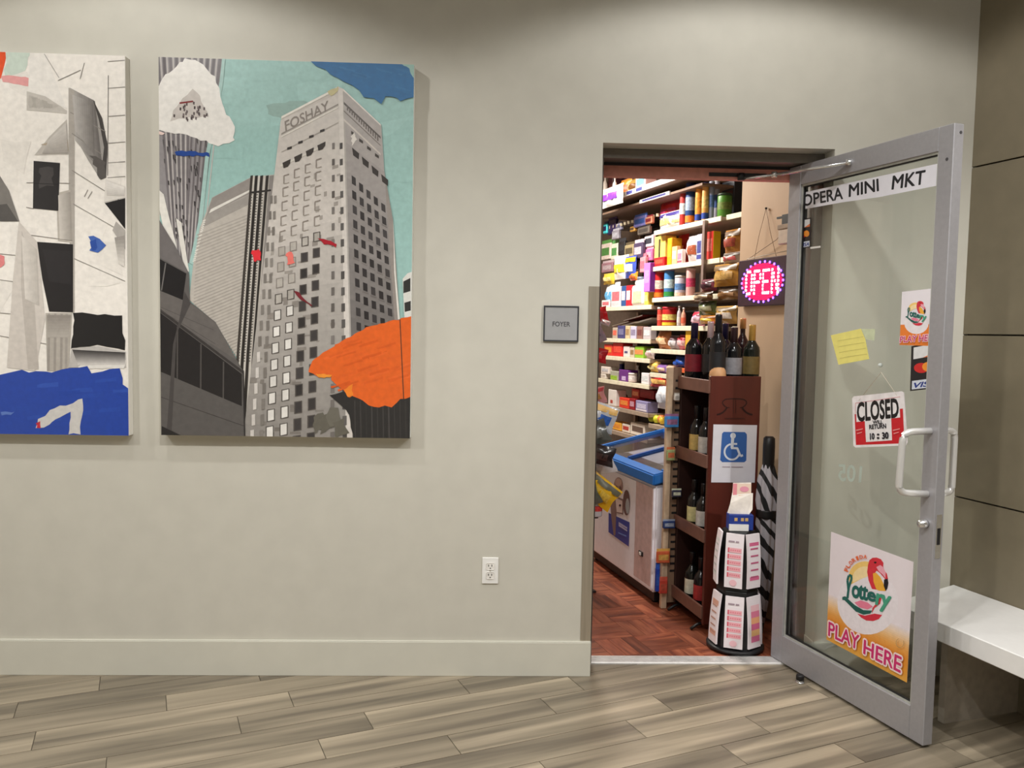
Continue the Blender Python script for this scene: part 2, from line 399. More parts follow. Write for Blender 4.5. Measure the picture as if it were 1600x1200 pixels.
for i in range(-8, 8):
    for j in range(-3, 14):
        for s in range(3):
            if (i+j) % 2: a0, a1, b0, b1 = i*BS, (i+1)*BS, j*BS+s*BS/3, j*BS+(s+1)*BS/3
            else: a0, a1, b0, b1 = i*BS+s*BS/3, i*BS+(s+1)*BS/3, j*BS, (j+1)*BS
            c = PO+E*((a0+a1)/2)+G*((b0+b1)/2)
            if c.x < .62 or c.x > 2.0 or c.y > 2.35 or npq >= 290: continue
            e_, g2 = (a1-a0)/2-.0007, (b1-b0)/2-.0007
            pts = [c+E*x+G*y for x, y in ((-e_, -g2), (e_, -g2), (e_, g2), (-e_, g2))]
            pts = [Vector((x, y, 0)) for x, y in clip([(p.x, p.y) for p in pts], .5, .2005, 2.2, 3)]
            if len(pts) < 3 or max(p.y for p in pts) < .206 or (c.y < .25 and abs(c.x-1.27) > .6): continue
            npq += 1
            long_e = e_ > g2; ang = math.atan2(E.y, E.x) if long_e else GA
            o = prism('parquet_strip', [(p-c).to_tuple()[:2] for p in pts], -.001, .0008, MAT_PARQ, sf)
            o.location = c; o.rotation_euler = (0, 0, ang); o.data.transform(Matrix.Rotation(-ang, 4, 'Z'))
# ------------------------------------------------------------------ shop fittings
def hit(px, py, ins=0): 
    p = on_plane(px, py, OR+E*ins, E); return (p-OR).dot(G), p.z
MAT_CREAM = M((240, 234, 208), .4); MAT_SHELF = M((176, 158, 140), .5); MAT_POST = M((168, 146, 128), .45, .2)
MAT_BACKP = M((92, 76, 66), .7)
RZ_RUN = math.atan2(E.y, E.x)-math.pi/2         # local +x points towards the door, local -y faces the aisle
def run_thing(name, label, cat, t, ins, z, group=None): return thing(name, label, cat, onrun(t, ins, z), RZ_RUN, group)
SHZ = {'U1': 2.53, 'R1': 2.225, 'R2': 1.97, 'R3': 1.75, 'R4': 1.551, 'R5': 1.39, 'R6': 1.219, 'R7': .852, 'L1': 1.703, 'L2': 1.455, 'L3': 1.315, 'L4': 1.126, 'L5': .921, 'L6': .733,
       'B1': 2.23, 'B2': 1.97}
def bay(label, t0, t1, zs, ztop, backc=None):
    tc = (t0+t1)/2; w = (t1-t0)/2
    g = run_thing('shelf_unit', label, 'shelving', tc, 0, 0)
    box('back_panel', (-w, .42, .02), (w, .44, ztop), backc or MAT_BACKP, g)
    for s in (-1, 1): box('upright', (s*w-.014, .39, 0), (s*w+.014, .419, ztop), MAT_POST, g)
    box('base_panel', (-w, .02, .0), (w, .4, .1), MAT_BACKP, g)
    for z, ins in zs:
        sh = box('shelf', (-w+.003, ins+.004, z-.028), (w-.003, .385, z-.004), MAT_SHELF, g)
        box('price_rail', (-w+.003, ins-.006, z-.031), (w-.003, ins+.004, z+.001), MAT_CREAM if z > .95 else MAT_SHELF, sh, bev=.002)
    return g
bay('tall open shelving bay nearest the door, cream price rails, packed with snacks', .46, 1.315, [(SHZ[k], 0) for k in ('R1', 'R2', 'R3', 'R4', 'R5', 'R6', 'R7')]+[(.45, 0)], 2.62)
bn_ = [o for o in bpy.data.objects if o.name == 'shelf_unit'][0]
box('front_post', (.256, -.03, 1.56), (.282, -.008, 2.215), M((150, 130, 122), .4, .3), bn_)
bl = bay('farther shelving bay behind the freezer with dark pegboard above its top rail', 1.32, 2.3, [(SHZ[k], 0) for k in ('L1', 'L2', 'L3', 'L4', 'L5', 'L6')]+[(.45, 0)], 2.48, M((52, 44, 42), .7))
bay('shaded end bay beside the tan wall with hanging crisp bags', -.1, .455, [(SHZ['B1'], .03), (SHZ['B2'], 0), (1.55, .1), (1.2, .1), (.8, .1)], 2.62)
# cut-out of the pegboard zone: rails carrying rows of hooks
for z in (2.38, 2.08): box('hook_rail', (-.48, .36, z), (.48, .385, z+.03), MAT_BLACK, bl)
hk = []
for z in (2.35, 2.06):
    for i in range(15):
        x = -.46+i*.064; hk.append(tube_data([(x, .38, z), (x, .12, z), (x, .105, z+.015)], .003, 5))
V, F = merge(hk); stuff(mesh('hooks', V, F, M((70, 66, 64), .4, .6), bl))
hk = []
for i in range(13):
    x = -.44+i*.066; hk.append(lathe_data([(.013, 0), (.013, .022)], 8, x, .1, 2.352))
V, F = merge(hk); stuff(mesh('price_tags', V, F, M((226, 214, 184), .5), bl))
# ledge over both bays, white price rail with blue tickets, brown underside
lt = run_thing('overhead_ledge', 'overhead shelf ledge near the ceiling with white rail and blue price tickets', 'shelf', 1.6, 0, 0)
box('board', (-.72, -.1, 2.5), (.8, .4, 2.52), M((150, 124, 104), .6), lt)
box('price_rail', (-.72, -.112, 2.5), (.8, -.1, 2.535), MAT_WHITE, lt)
for i, x in enumerate((-.6, -.42, -.22, .05, .2)): box('ticket', (x, -.1135, 2.506), (x+.09, -.112, 2.53), M((58, 62, 130), .5), lt)
box('fascia', (-.72, -.03, 2.44), (.95, .4, 2.455), M((140, 114, 96), .6), lt)
box('lower_rail', (.12, -.04, 2.44), (.55, -.03, 2.465), MAT_WHITE, lt)
box('strip', (.16, -.0412, 2.446), (.5, -.04, 2.46), M((52, 52, 120), .5), lt)

# ------------------------------------------------------------------ kinds of goods (root mesh = body, children = what differs)
def dk(c, f=.7): return tuple(int(v*f) for v in c)
rb = random.Random(11)
def pillow(w, h, d, nx=9, nz=11, wr=.10, rn=None, region=None, off=0):
    rn = rn or rb; ph = [rn.uniform(0, 6.28) for _ in range(6)]
    def pt(u, v, s):
        pu = max(0, 1-u*u)**.6; pv = max(0, math.sin(math.pi*min(1, max(0, (v-.05)/.9))))**.55
        th = d/2*pu*pv*(1+wr*1.5*math.sin(5*u+7*v+ph[0])+wr*math.sin(11*u-5*v+ph[1]))
        pin = 1-.10*math.sin(math.pi*v)*0-.07*abs(2*v-1)**6*0
        xx = w/2*u*(1-.06*math.sin(math.pi*v))*pin+.012*w*math.sin(9*v+ph[2]); zz = h*v+.012*h*math.sin(6*u+ph[3])*(1-abs(2*v-1))
        return (xx, s*(th+off), zz)
    vs, fs = [], []
    u0, u1, v0, v1 = region or (-1, 1, 0, 1)
    for s in ((-1, 1) if not region else (-1,)):
        b = len(vs)
        for j in range(nz):
            for i in range(nx): vs.append(pt(u0+(u1-u0)*i/(nx-1), v0+(v1-v0)*j/(nz-1), s))
        for j in range(nz-1):
            for i in range(nx-1):
                q = (b+j*nx+i, b+j*nx+i+1, b+(j+1)*nx+i+1, b+(j+1)*nx+i); fs.append(q if s < 0 else q[::-1])
    return vs, fs
def make_bag(root_name, w, h, d, c, c2, c3=None, gloss=.3, fancy=True, wr=.14):
    seed = rb.randint(0, 9999)
    vs, fs = pillow(w, h, d, wr=wr, rn=random.Random(seed)); o = mesh(root_name, vs, fs, M(c, gloss, 0, .12, 25), smooth=True)
    if fancy:
        vs, fs = pillow(w, h, d, 6, 6, wr=wr, rn=random.Random(seed), region=(-.75, .75, .28, .62), off=.004); mesh('label_panel', vs, fs, M(c2, .4, 0, .25, 60), o, True)
    if c3:
        vs, fs = pillow(w, h, d, 7, 4, wr=wr, rn=random.Random(seed), region=(-.97, .97, .72, .93), off=.004); mesh('top_band', vs, fs, M(c3, .4, 0, .1), o, True)
    return o
def make_box(root_name, w, h, d, c, c2, c3=None, side=None, lab=(.12, .88, .3, .75)):
    o = box(root_name, (-w/2, 0, 0), (w/2, d, h), M(c, .45, 0, .06), None, min(.003, w*.05))
    a, b, e, f = lab
    box('label_panel', (-w/2+a*w, -.0012, h*e), (-w/2+b*w, 0, h*f), M(c2, .45, 0, .3, 70), o)
    if c3: box('print_band', (-w/2+.06*w, -.0012, h*.08), (w/2-.06*w, 0, h*max(.1, e-.06)), M(c3, .45, 0, .1), o)
    if side: box('side_panel', (w/2, .002, .002), (w/2+.0012, d-.002, h-.002), M(side, .45, 0, .06), o)
    return o
def make_can(root_name, r, h, c, c2, lid=None, c3=None):
    o = lathe(root_name, [(r*.94, 0), (r, .006), (r, h-.008), (r*.95, h)], M(c, .35, 0, .1), n=16)
    vs, fs = lathe_data([(r+.0008, h*.35), (r+.0008, h*.68)], 16); mesh('label_band', vs, fs[:-2], M(c2, .4, 0, .35, 70), o, True)
    if c3: vs, fs = lathe_data([(r+.0008, h*.05), (r+.0008, h*.22)], 16); mesh('print_band', vs, fs[:-2], M(c3, .4, 0, .2, 60), o, True)
    lathe('lid', [(r*1.02, h-.002), (r*1.02, h+.01), (r*.9, h+.013)], M(lid or (225, 222, 214), .4), o, 16)
    return o
def make_bottle(root_name, r, h, c, c2, cap, neck=.38, wine=False, capl=.12, gloss=.15):
    if wine: pr = [(r*.9, 0), (r, .008), (r, h*.56), (r*.93, h*.62), (r*.55, h*.7), (r*.36, h*.75), (r*.34, h*.95), (r*.38, h*.955), (r*.38, h)]
    else: pr = [(r*.9, 0), (r, .008), (r, h*.6), (r*.85, h*.7), (r*neck, h*.8), (r*neck, h*.94)]
    o = lathe(root_name, pr, M(c, gloss, 0, .06), n=16)
    vs, fs = lathe_data([(r+.001, h*.16), (r+.001, h*.46)], 16); mesh('label_band', vs, fs[:-2], M(c2, .5, 0, .15, 50), o, True)
    if wine: lathe('capsule', [(r*.43, h*(1-capl)), (r*.42, h*.98), (r*.42, h*1.004), (r*.3, h*1.006)], M(cap, .3, .3), o, 14)
    else: lathe('cap', [(r*neck*1.25, h*.9), (r*neck*1.25, h), (r*neck, h*1.003)], M(cap, .4), o, 14)
    return o
def make_jug(root_name, w, h, d, c, c2, cap):
    bm = bmesh.new(); bx(bm, (-w/2, 0, 0), (w/2, d, h*.72), w*.12, 2); bx(bm, (-w*.36, d*.12, h*.66), (w*.1, d*.88, h*.9), w*.1, 2)
    o = bmobj(root_name, bm, M(c, .35, 0, .02), None, True)
    tube('handle', bend([(w*.05, d/2, h*.86), (w*.4, d/2, h*.84), (w*.4, d/2, h*.5)], w*.12), w*.07, M(c, .35), o, 8)
    lathe('cap', [(w*.16, h*.9), (w*.16, h)], M(cap, .4), o, 12, cx=-w*.13, cy=d/2)
    box('label_panel', (-w*.3, -.0015, h*.1), (w*.34, 0, h*.5), M(c2, .5, 0, .35, 60), o); return o
def make_hang(root_name, w, h, c, c2, d=.03):
    o = box(root_name, (-w/2, 0, 0), (w/2, d, h*.82), M(c, .35, 0, .2, 40), None, min(w, d)*.2)
    box('header_card', (-w/2, d*.4, h*.8), (w/2, d*.5, h), M(c2, .5), o); box('label_panel', (-w*.38, -.001, h*.22), (w*.38, 0, h*.6), M(dk(c2, .9), .5, 0, .3, 60), o); return o
def place(o, label, cat, t, ins, z, rot=0, tilt=0, group=None):
    o.location = onrun(t, ins, z); o.rotation_euler = (tilt, 0, RZ_RUN+rot); tag(o, label, cat, group); return o
WH = (240, 238, 234)
# kind, x0, x1, ytop, shelf, inset, colours, name, category, label, extras
def good(kind, x0, x1, yt, shelf, c, c2, name, cat, label, ins=.012, c3=None, dep=.09, base=None, rot=0, tilt=0, **k):
    z = SHZ[shelf] if isinstance(shelf, str) else shelf
    xm = (x0+x1)/2
    if kind in ('can', 'bottle'):
        t, _ = hit(xm, yt, ins+.03); D = (onrun(t, ins+.03)-CAM).dot(FW); r = (x1-x0)/2*D/FPX
        t, zt = hit(xm, yt, ins+r); h = zt-z; ins2 = ins+r
    else:
        ta, _ = hit(x0, yt, ins); tb, zt = hit(x1, yt, ins); _, zt = hit(xm, yt, ins); w = abs(ta-tb); t = (ta+tb)/2; h = zt-z; ins2 = ins
    if base is not None: _, zb = hit(xm, base, ins); z = zb; h = zt-zb
    h = max(h, .02)
    if kind == 'can': o = make_can(name, r, h-.012, c, c2, c3=c3, **k)
    elif kind == 'bottle': o = make_bottle(name, r, h, c, c2, c3 or WH, **k)
    elif kind == 'box': o = make_box(name, w*.97, h, dep, c, c2, c3, **k)
    elif kind == 'bag': o = make_bag(name, w*1.04, h, min(dep, w*.7), c, c2, c3, **k); ins2 = ins+dep/2
    elif kind == 'jug': o = make_jug(name, w, h, dep, c, c2, c3 or (120, 130, 150))
    elif kind == 'hang': o = make_hang(name, w, h, c, c2, **k)
    return place(o, label, cat, t, ins2, z+.0005, rot, tilt)
RED = (205, 36, 40); YEL = (246, 206, 40); ORG = (240, 130, 40); BLU = (36, 70, 160); NAV = (28, 34, 84); PNK = (236, 130, 160); GRN = (60, 150, 60); TAN = (196, 150, 96); DRK = (40, 34, 40); LIL = (170, 160, 214); PUR = (112, 50, 150)
A = ' on top shelf of near bay'
good('bag', 1025, 1060, 303, 'R1', RED, (190, 60, 110), 'snack_bag', 'bag', 'red crisp bag standing behind the white bag'+A, ins=.1, c3=(150, 30, 40))
good('bag', 1023, 1064, 329, 'R1', WH, (244, 200, 130), 'snack_bag', 'bag', 'big white rounded snack bag with orange print'+A, ins=.015, c3=(70, 60, 140), dep=.1)
good('can', 1063, 1073, 299, 'R1', (200, 60, 56), (236, 224, 214), 'crisp_tube', 'tube', 'red crisp tube with pale label next to white bag'+A)
good('can', 1072.5, 1087, 286, 'R1', (36, 70, 130), (150, 170, 196), 'crisp_tube', 'tube', 'tall blue crisp tube with orange foot'+A, c3=ORG, lid=NAV)
good('can', 1087.5, 1098, 288, 'R1', (236, 160, 64), (226, 150, 56), 'crisp_tube', 'tube', 'orange crisp tube beside the blue tube'+A, c3=BLU, lid=NAV)
good('can', 1098, 1108, 286, 'R1', (230, 170, 96), (236, 190, 120), 'crisp_tube', 'tube', 'pale orange crisp tube at the door end'+A, c3=BLU, lid=NAV)
A = ' on second shelf of near bay'
good('box', 1023, 1040, 369, 'R2', (248, 224, 110), (60, 50, 40), 'snack_box', 'box', 'pale yellow box with column of black lettering'+A, ins=.05, lab=(.4, .55, .3, .9))
good('box', 1022, 1038, 402, 'R2', RED, (230, 80, 60), 'candy_box', 'box', 'low red carton in front of yellow box'+A, ins=.005, dep=.04)
good('box', 1043, 1050, 372, 'R2', (238, 166, 24), (244, 190, 50), 'snack_box', 'box', 'narrow amber yellow box'+A, dep=.08)
good('bag', 1052, 1068, 364, 'R2', (176, 34, 34), (220, 130, 90), 'snack_bag', 'bag', 'deep red snack bag behind the small pale packs'+A, ins=.12)
good('box', 1050, 1058, 385, 'R2', (246, 190, 140), (250, 214, 190), 'snack_pack', 'packet', 'small peach packet standing on the rail'+A, ins=.008, dep=.03)
good('box', 1058.5, 1066, 390, 'R2', (244, 232, 226), PNK, 'snack_pack', 'packet', 'small white packet with pink foot'+A, ins=.008, dep=.03, c3=(220, 90, 110))
good('bag', 1068, 1088, 367, 'R2', (236, 230, 234), (160, 80, 50), 'snack_bag', 'bag', 'white snack bag with brown picture'+A, dep=.09)
good('box', 1089, 1097, 366, 'R2', (200, 200, 220), (70, 74, 140), 'snack_pack', 'packet', 'slim pale packet with blue lower half'+A, dep=.05, c3=(70, 76, 150))
good('box', 1101, 1115, 362, 'B2', (226, 60, 52), (240, 130, 120), 'cracker_box', 'box', 'red cracker box with yellow end panel right of the grey post', dep=.055, side=(250, 212, 40))
A = ' on third shelf of near bay'
good('can', 1022.5, 1038, 423, 'R3', RED, (240, 214, 200), 'food_canister', 'canister', 'red canister with white badge and orange foot'+A, c3=ORG, lid=(190, 120, 110))
good('can', 1038.5, 1054, 421, 'R3', (70, 130, 190), (200, 224, 236), 'food_canister', 'canister', 'blue and green canister'+A, c3=(50, 140, 70), lid=(120, 110, 150))
good('can', 1055, 1072, 431, 'R3', (206, 206, 222), (90, 130, 180), 'food_tin', 'tin', 'wide white tin with blue band'+A, c3=(220, 190, 170))
good('can', 1073, 1087, 419, 'R3', (232, 180, 176), (206, 70, 110), 'food_canister', 'canister', 'pale pink canister with magenta band'+A, lid=(230, 200, 190))
A = ' on fourth shelf of near bay'
good('can', 1027.5, 1036, 480.5, 'R4', (206, 70, 60), (226, 120, 100), 'food_tin', 'tin', 'slim red striped tin left of red jar'+A)
good('can', 1035.5, 1058, 480, 'R4', (186, 34, 36), (246, 210, 120), 'coffee_jar', 'jar', 'large red jar with yellow picture'+A, c3=(244, 200, 60), lid=(200, 40, 60))
good('bottle', 1058.5, 1065, 478, 'R4', (206, 206, 210), (236, 236, 230), 'small_bottle', 'bottle', 'small silver bottle'+A)
good('bottle', 1065, 1072, 481, 'R4', (240, 176, 150), (226, 110, 80), 'small_bottle', 'bottle', 'small peach coloured bottle'+A)
good('bag', 1076, 1092, 486, 'R4', (240, 160, 196), (250, 206, 222), 'candy_bag', 'bag', 'pink candy bag with red top'+A, c3=(190, 30, 60))
A = ' on fifth shelf of near bay'
good('bag', 1022, 1040, 517, 'R5', (186, 120, 76), (236, 200, 160), 'cookie_bag', 'bag', 'brown cookie bag'+A)
good('bag', 1040, 1053, 524, 'R5', (160, 150, 156), (226, 226, 230), 'candy_bag', 'bag', 'silver candy bag'+A, c3=(110, 80, 90))
good('bag', 1054, 1070, 523, 'R5', (222, 110, 130), (240, 190, 190), 'candy_bag', 'bag', 'pink and red candy bag'+A, c3=(170, 40, 50))
good('box', 1071, 1081, 516, 'R5', (246, 204, 44), (240, 176, 60), 'snack_box', 'box', 'tall yellow box behind the wine bottle'+A, dep=.06)
A = ' on sixth shelf of near bay'
good('bag', 1010, 1024, 565, 'R6', (248, 206, 100), (246, 224, 160), 'snack_bag', 'bag', 'slumped yellow bag'+A, dep=.08)
good('bag', 1022, 1038, 569, 'R6', (140, 100, 170), (222, 190, 170), 'snack_bag', 'bag', 'slumped purple bag'+A, dep=.08)
good('bag', 1036, 1048, 570, 'R6', (226, 190, 160), LIL, 'snack_bag', 'bag', 'slumped beige bag'+A, dep=.08)
good('bag', 1047, 1068, 557, 'R6', (26, 76, 170), (40, 90, 190), 'snack_bag', 'bag', 'bright blue snack bag with white edge'+A, dep=.1, base=576)
good('box', 1050, 1072, 575, 'R6', (240, 120, 60), (236, 100, 60), 'candy_box', 'box', 'flat orange carton under the blue bag'+A, base=582, dep=.06)
good('bag', 1012, 1043, 585, 1.06, RED, (244, 190, 110), 'candy_bag', 'bag', 'red candy bag with yellow badge hanging below the sixth shelf', ins=-.01, base=606, dep=.06)
good('bag', 1021, 1046, 602, 1.0, (232, 234, 240), (200, 206, 216), 'carrier_bag', 'bag', 'crumpled white carrier bag hanging by the rack post', ins=-.03, base=640, dep=.08, gloss=.5)
for i, (px, py, c, d) in enumerate(((1019, 658, (190, 206, 70), 'green apple leftmost on the lowest visible shelf'), (1027, 661, (214, 222, 60), 'yellow green apple in the middle of the fruit shelf'), (1036, 664, (240, 206, 60), 'yellow apple beside the rack post'), (1034, 654, (244, 140, 80), 'orange fruit on top of the apples'))):
    t, z = hit(px, py, .06); r = .032; z = max(SHZ['R7']+.001, z-r)
    o = lathe('apple', [(r*.2, .003), (r*.7, r*.15), (r, r*.8), (r*.95, r*1.25), (r*.55, r*1.75), (r*.15, r*1.68)], M(c, .35, 0, .08), n=14)
    tube('stem', [(0, 0, r*1.65), (.003, 0, r*2.1)], .002, M((90, 60, 30)), o, 5); place(o, d, 'fruit', t, .06, z)
# ---- overhead ledge
A = ' on the overhead ledge'
good('bottle', 942, 950, 272, 'U1', (236, 226, 214), (230, 180, 160), 'squeeze_bottle', 'bottle', 'pale slim bottle leftmost'+A, ins=.0)
good('box', 950, 957.5, 277, 'U1', (70, 30, 34), (100, 50, 40), 'snack_box', 'box', 'dark brown box left of white bottle'+A, ins=.05)
good('bottle', 957.5, 964.5, 276, 'U1', WH, (246, 240, 230), 'squeeze_bottle', 'bottle', 'white slim bottle beside orange bag'+A, ins=-.06)
good('bag', 963, 979, 279, 'U1', (244, 150, 60), (236, 90, 50), 'snack_bag', 'bag', 'orange snack bag'+A, ins=-.05)
good('bag', 979, 991, 278, 'U1', (180, 140, 70), (120, 80, 40), 'snack_bag', 'bag', 'brown snack bag'+A, ins=-.05)
good('box', 993, 1009, 273, 'U1', (240, 190, 186), (120, 196, 220), 'tissue_box', 'box', 'pink carton with light blue panel'+A, ins=-.06)
good('box', 966, 990, 273, 'U1', (30, 28, 60), (40, 36, 70), 'storage_box', 'box', 'dark navy box at the back'+A, ins=.15, dep=.1)
good('bag', 934, 966, 291, 2.3, WH, (120, 60, 170), 'tissue_pack', 'pack', 'big white tissue pack with violet print hanging off the ledge', ins=-.2, base=321, c3=(240, 226, 190), dep=.08)
# ---- hanging goods on the pegboard
A = ' hanging on the pegboard'
hangs = [(942.5, 948, 346, 365, (70, 210, 220), NAV, 'cyan toothbrush pack'), (949, 962, 338, 366, (44, 26, 78), (60, 40, 90), 'dark violet pack'), (963, 970, 346, 360, (176, 176, 200), (120, 120, 150), 'small silver pack'),
 (956, 966, 357, 374, (150, 146, 156), (190, 190, 200), 'grey foil pack left'), (984, 991, 352, 362, (200, 150, 70), (90, 70, 50), 'small amber pack'), (990, 1009, 334, 354, (110, 110, 170), (60, 100, 180), 'wide lilac and blue pack'), (1008, 1018, 336, 350, (190, 130, 100), (130, 40, 50), 'small brown and red pack'),
 (996, 1014, 352, 366, (96, 88, 80), (70, 64, 60), 'wide grey pack under the blue one'),
 (939, 954, 375, 406, (216, 200, 190), (84, 140, 70), 'white bottle pack with green lower half near the jamb'), (955, 965, 375, 406, (224, 220, 200), (90, 160, 90), 'second white and green bottle pack'), (966, 976, 372, 398, (36, 36, 38), (50, 50, 54), 'black pack'),
 (976, 990, 378, 402, (160, 146, 110), (90, 80, 60), 'khaki pack'), (990, 1004, 374, 404, (76, 64, 92), (206, 190, 200), 'dusky purple pack with white print'), (1007, 1020, 363, 386, (226, 216, 222), (60, 60, 70), 'white pack with dark strip'), (1005, 1019, 385, 408, (222, 110, 160), (240, 170, 190), 'bright pink pack'),
 (1000, 1008, 396, 426, (214, 150, 160), (226, 120, 140), 'dusty pink pack'), (993, 998, 404, 422, (150, 100, 110), (110, 70, 90), 'slim mauve pack'), (940, 957, 407, 426, (150, 110, 120), (190, 170, 176), 'grey and pink pack above the yellow bag')]
for x0, x1, y0, y1, c, c2, d in hangs:
    good('hang', x0, x1, y0, 2.0, c, c2, 'hanging_pack', 'packet', d+A, ins=.06+.03*(x0 % 2), base=y1)
good('bag', 955, 977, 399, 1.9, WH, (250, 214, 60), 'napkin_pack', 'pack', 'large white folded pack with black lettering tilted'+A, ins=.03, base=436, dep=.06, rot=0)
good('bag', 973, 989, 400, 1.9, (66, 90, 190), (246, 240, 240), 'napkin_pack', 'pack', 'yellow, white and blue pack beside big white pack'+A, ins=.02, base=434, dep=.06, c3=(250, 190, 40))
good('bag', 981, 992, 425, 'L1', (232, 140, 40), (200, 100, 40), 'snack_bag', 'bag', 'small orange bag above red and white box'+A, ins=.03, base=438, dep=.05)
good('box', 1006.5, 1016, 411, 1.8, (206, 120, 236), (220, 150, 240), 'gift_box', 'box', 'tall lilac box standing out at the end of the far bay', ins=-.03, base=456, dep=.05, side=(120, 40, 140))
A = ' on upper white shelf of far bay'
good('bag', 939, 955, 427, 'L1', (250, 200, 70), (246, 220, 150), 'snack_bag', 'bag', 'yellow bag at the far end'+A, base=444, ins=.02, dep=.06)
good('bag', 942, 961, 441, 'L1', (226, 232, 240), (110, 180, 226), 'detergent_bag', 'bag', 'white and light blue bag'+A, ins=.03, dep=.09)
good('box', 955, 970, 448, 'L1', (246, 228, 230), (220, 120, 130), 'detergent_box', 'box', 'white carton with pink print'+A, ins=.01, c3=(236, 210, 216))
good('box', 971, 978, 447, 'L1', (50, 90, 150), (226, 226, 240), 'detergent_box', 'box', 'slim blue box between cartons'+A)
good('box', 978.5, 986, 446, 'L1', (214, 40, 56), (246, 226, 224), 'detergent_box', 'box', 'red and white box left of the jug'+A)
good('jug', 986, 1006, 432, 'L1', (248, 246, 246), (206, 226, 170), 'bleach_jug', 'jug', 'white plastic jug with grey cap'+A, dep=.1)
good('box', 1007, 1013, 456, 'L1', (246, 220, 90), (246, 236, 150), 'soap_box', 'box', 'small yellow carton right of the jug'+A, dep=.05)
good('box', 940, 953, 469, 'L1', (244, 236, 236), (220, 120, 130), 'soap_pack', 'packet', 'low white packet with red print at the rail'+A, ins=.002, dep=.008)
A = ' on second shelf of far bay'
row = [(965, 976, 509, (70, 70, 124), (120, 120, 160), 'navy'), (977, 984, 509, (214, 196, 160), (170, 140, 100), 'beige'), (985, 994, 510, (206, 204, 230), (150, 140, 170), 'pale lilac'), (995, 1004, 510, (150, 110, 100), (120, 70, 70), 'brown'), (1005, 1017, 511, (196, 190, 196), (226, 224, 226), 'light grey')]
for x0, x1, yt, c, c2, d in row: good('box', x0, x1, yt, 'L2', c, c2, 'snack_packet', 'packet', d+' packet standing in the row'+A, dep=.05)
good('box', 957, 964.5, 512, 'L2', (190, 176, 160), (226, 110, 90), 'snack_packet', 'packet', 'grey packet with red print leftmost of the row'+A, dep=.04)
for x0, x1, y0, y1, c, d in ((972, 996, 504, 511, (236, 226, 190), 'cream magazine'), (994, 1020, 497, 507, (222, 220, 204), 'pale magazine'), (958, 984, 503, 511, (150, 120, 116), 'brownish magazine'), (976, 1006, 492, 504, (130, 40, 36), 'dark red folder')):
    ta, za = hit(x0, y1, .1); tb, zb = hit(x1, y0, .1); w = abs(ta-tb)
    o = box('magazine', (-w/2, 0, 0), (w/2, .16, .012), M(c, .4, 0, .08), None, .003); box('page_edge', (-w/2+.004, -.0006, .002), (w/2-.004, 0, .009), MAT_WHITE, o)
    place(o, d+' lying slanted on top of the packets'+A, 'magazine', (ta+tb)/2, .09, (za+zb)/2); o.rotation_euler = (0, -.12, RZ_RUN)
A = ' on third shelf of far bay'
good('box', 944, 957, 538, 'L3', (222, 60, 46), (244, 150, 60), 'candy_box', 'box', 'red box with orange picture'+A)
good('box', 957.5, 973, 536, 'L3', (226, 40, 38), (240, 80, 60), 'candy_box', 'box', 'plain bright red box'+A)
good('box', 974, 984, 541, 'L3', (240, 228, 226), (90, 90, 130), 'medicine_box', 'box', 'small white box with dark print'+A, lab=(.2, .7, .35, .55))
good('box', 984.5, 991, 543, 'L3', (216, 204, 180), (160, 130, 90), 'medicine_box', 'box', 'small beige box'+A)
good('box', 992, 1006, 541, 'L3', (150, 206, 60), (244, 150, 90), 'tea_box', 'box', 'lime green box with orange label'+A, lab=(.0, .95, .3, .7))
good('bag', 1006, 1018, 545, 'L3', (226, 210, 206), (200, 170, 170), 'snack_bag', 'bag', 'pale small bag at the near end'+A, dep=.05)
A = ' on fourth shelf of far bay'
good('box', 939, 952, 573, 'L4', (238, 228, 220), (206, 206, 210), 'medicine_box', 'box', 'white carton at the far end'+A, base=584)
good('box', 938.5, 946, 584, 'L4', (230, 224, 214), (210, 200, 190), 'medicine_pack', 'packet', 'low white packet under the white carton'+A)
good('box', 953.5, 966, 580, 'L4', (176, 176, 160), (150, 190, 60), 'plastic_tub', 'tub', 'grey tub with lime label'+A, lab=(.05, .9, .05, .5))
good('box', 967, 981, 578, 'L4', (112, 50, 136), (206, 180, 226), 'juice_carton', 'carton', 'purple carton with pale label'+A, lab=(.35, .8, .1, .45))
good('can', 968, 976, 566, 'L4', (30, 40, 120), (40, 50, 140), 'plastic_tub', 'tub', 'dark blue tub at the back behind the purple carton'+A, ins=.2)
good('can', 982, 996, 583, 'L4', (232, 222, 220), (240, 226, 222), 'cream_pot', 'pot', 'white pot right of the purple carton'+A)
good('bottle', 992, 1000.5, 571, 'L4', (240, 238, 236), (244, 240, 236), 'lotion_bottle', 'bottle', 'slim white lotion bottle'+A, ins=.1)
good('box', 1002, 1014, 583, 'L4', (242, 240, 244), (220, 226, 236), 'medicine_box', 'box', 'white upright box at the near end'+A)
A = ' on fifth shelf of far bay'
good('box', 950.5, 963, 609, 'L5', (238, 232, 228), (190, 80, 70), 'rice_box', 'box', 'white box with two red marks'+A, lab=(.3, .6, .15, .35))
good('bottle', 971, 981, 611, 'L5', (150, 140, 130), (206, 200, 190), 'small_bottle', 'bottle', 'grey stubby bottle behind red boxes'+A, ins=.15)
good('box', 967.5, 983, 622, 'L5', (226, 60, 40), (244, 140, 60), 'candy_box', 'box', 'orange red box with large letter'+A)
good('box', 983.5, 992, 623, 'L5', (150, 20, 36), (200, 150, 170), 'candy_box', 'box', 'dark red box with pale stripe'+A)
good('box', 993, 1012, 627, 'L5', (150, 146, 190), (200, 196, 224), 'candy_box', 'box', 'lilac patterned carton'+A, c3=(226, 220, 230))
good('box', 987, 999, 608, 'L5', (200, 60, 44), (246, 170, 120), 'candy_box', 'box', 'long red carton with orange end stacked'+A, ins=.1, base=623)
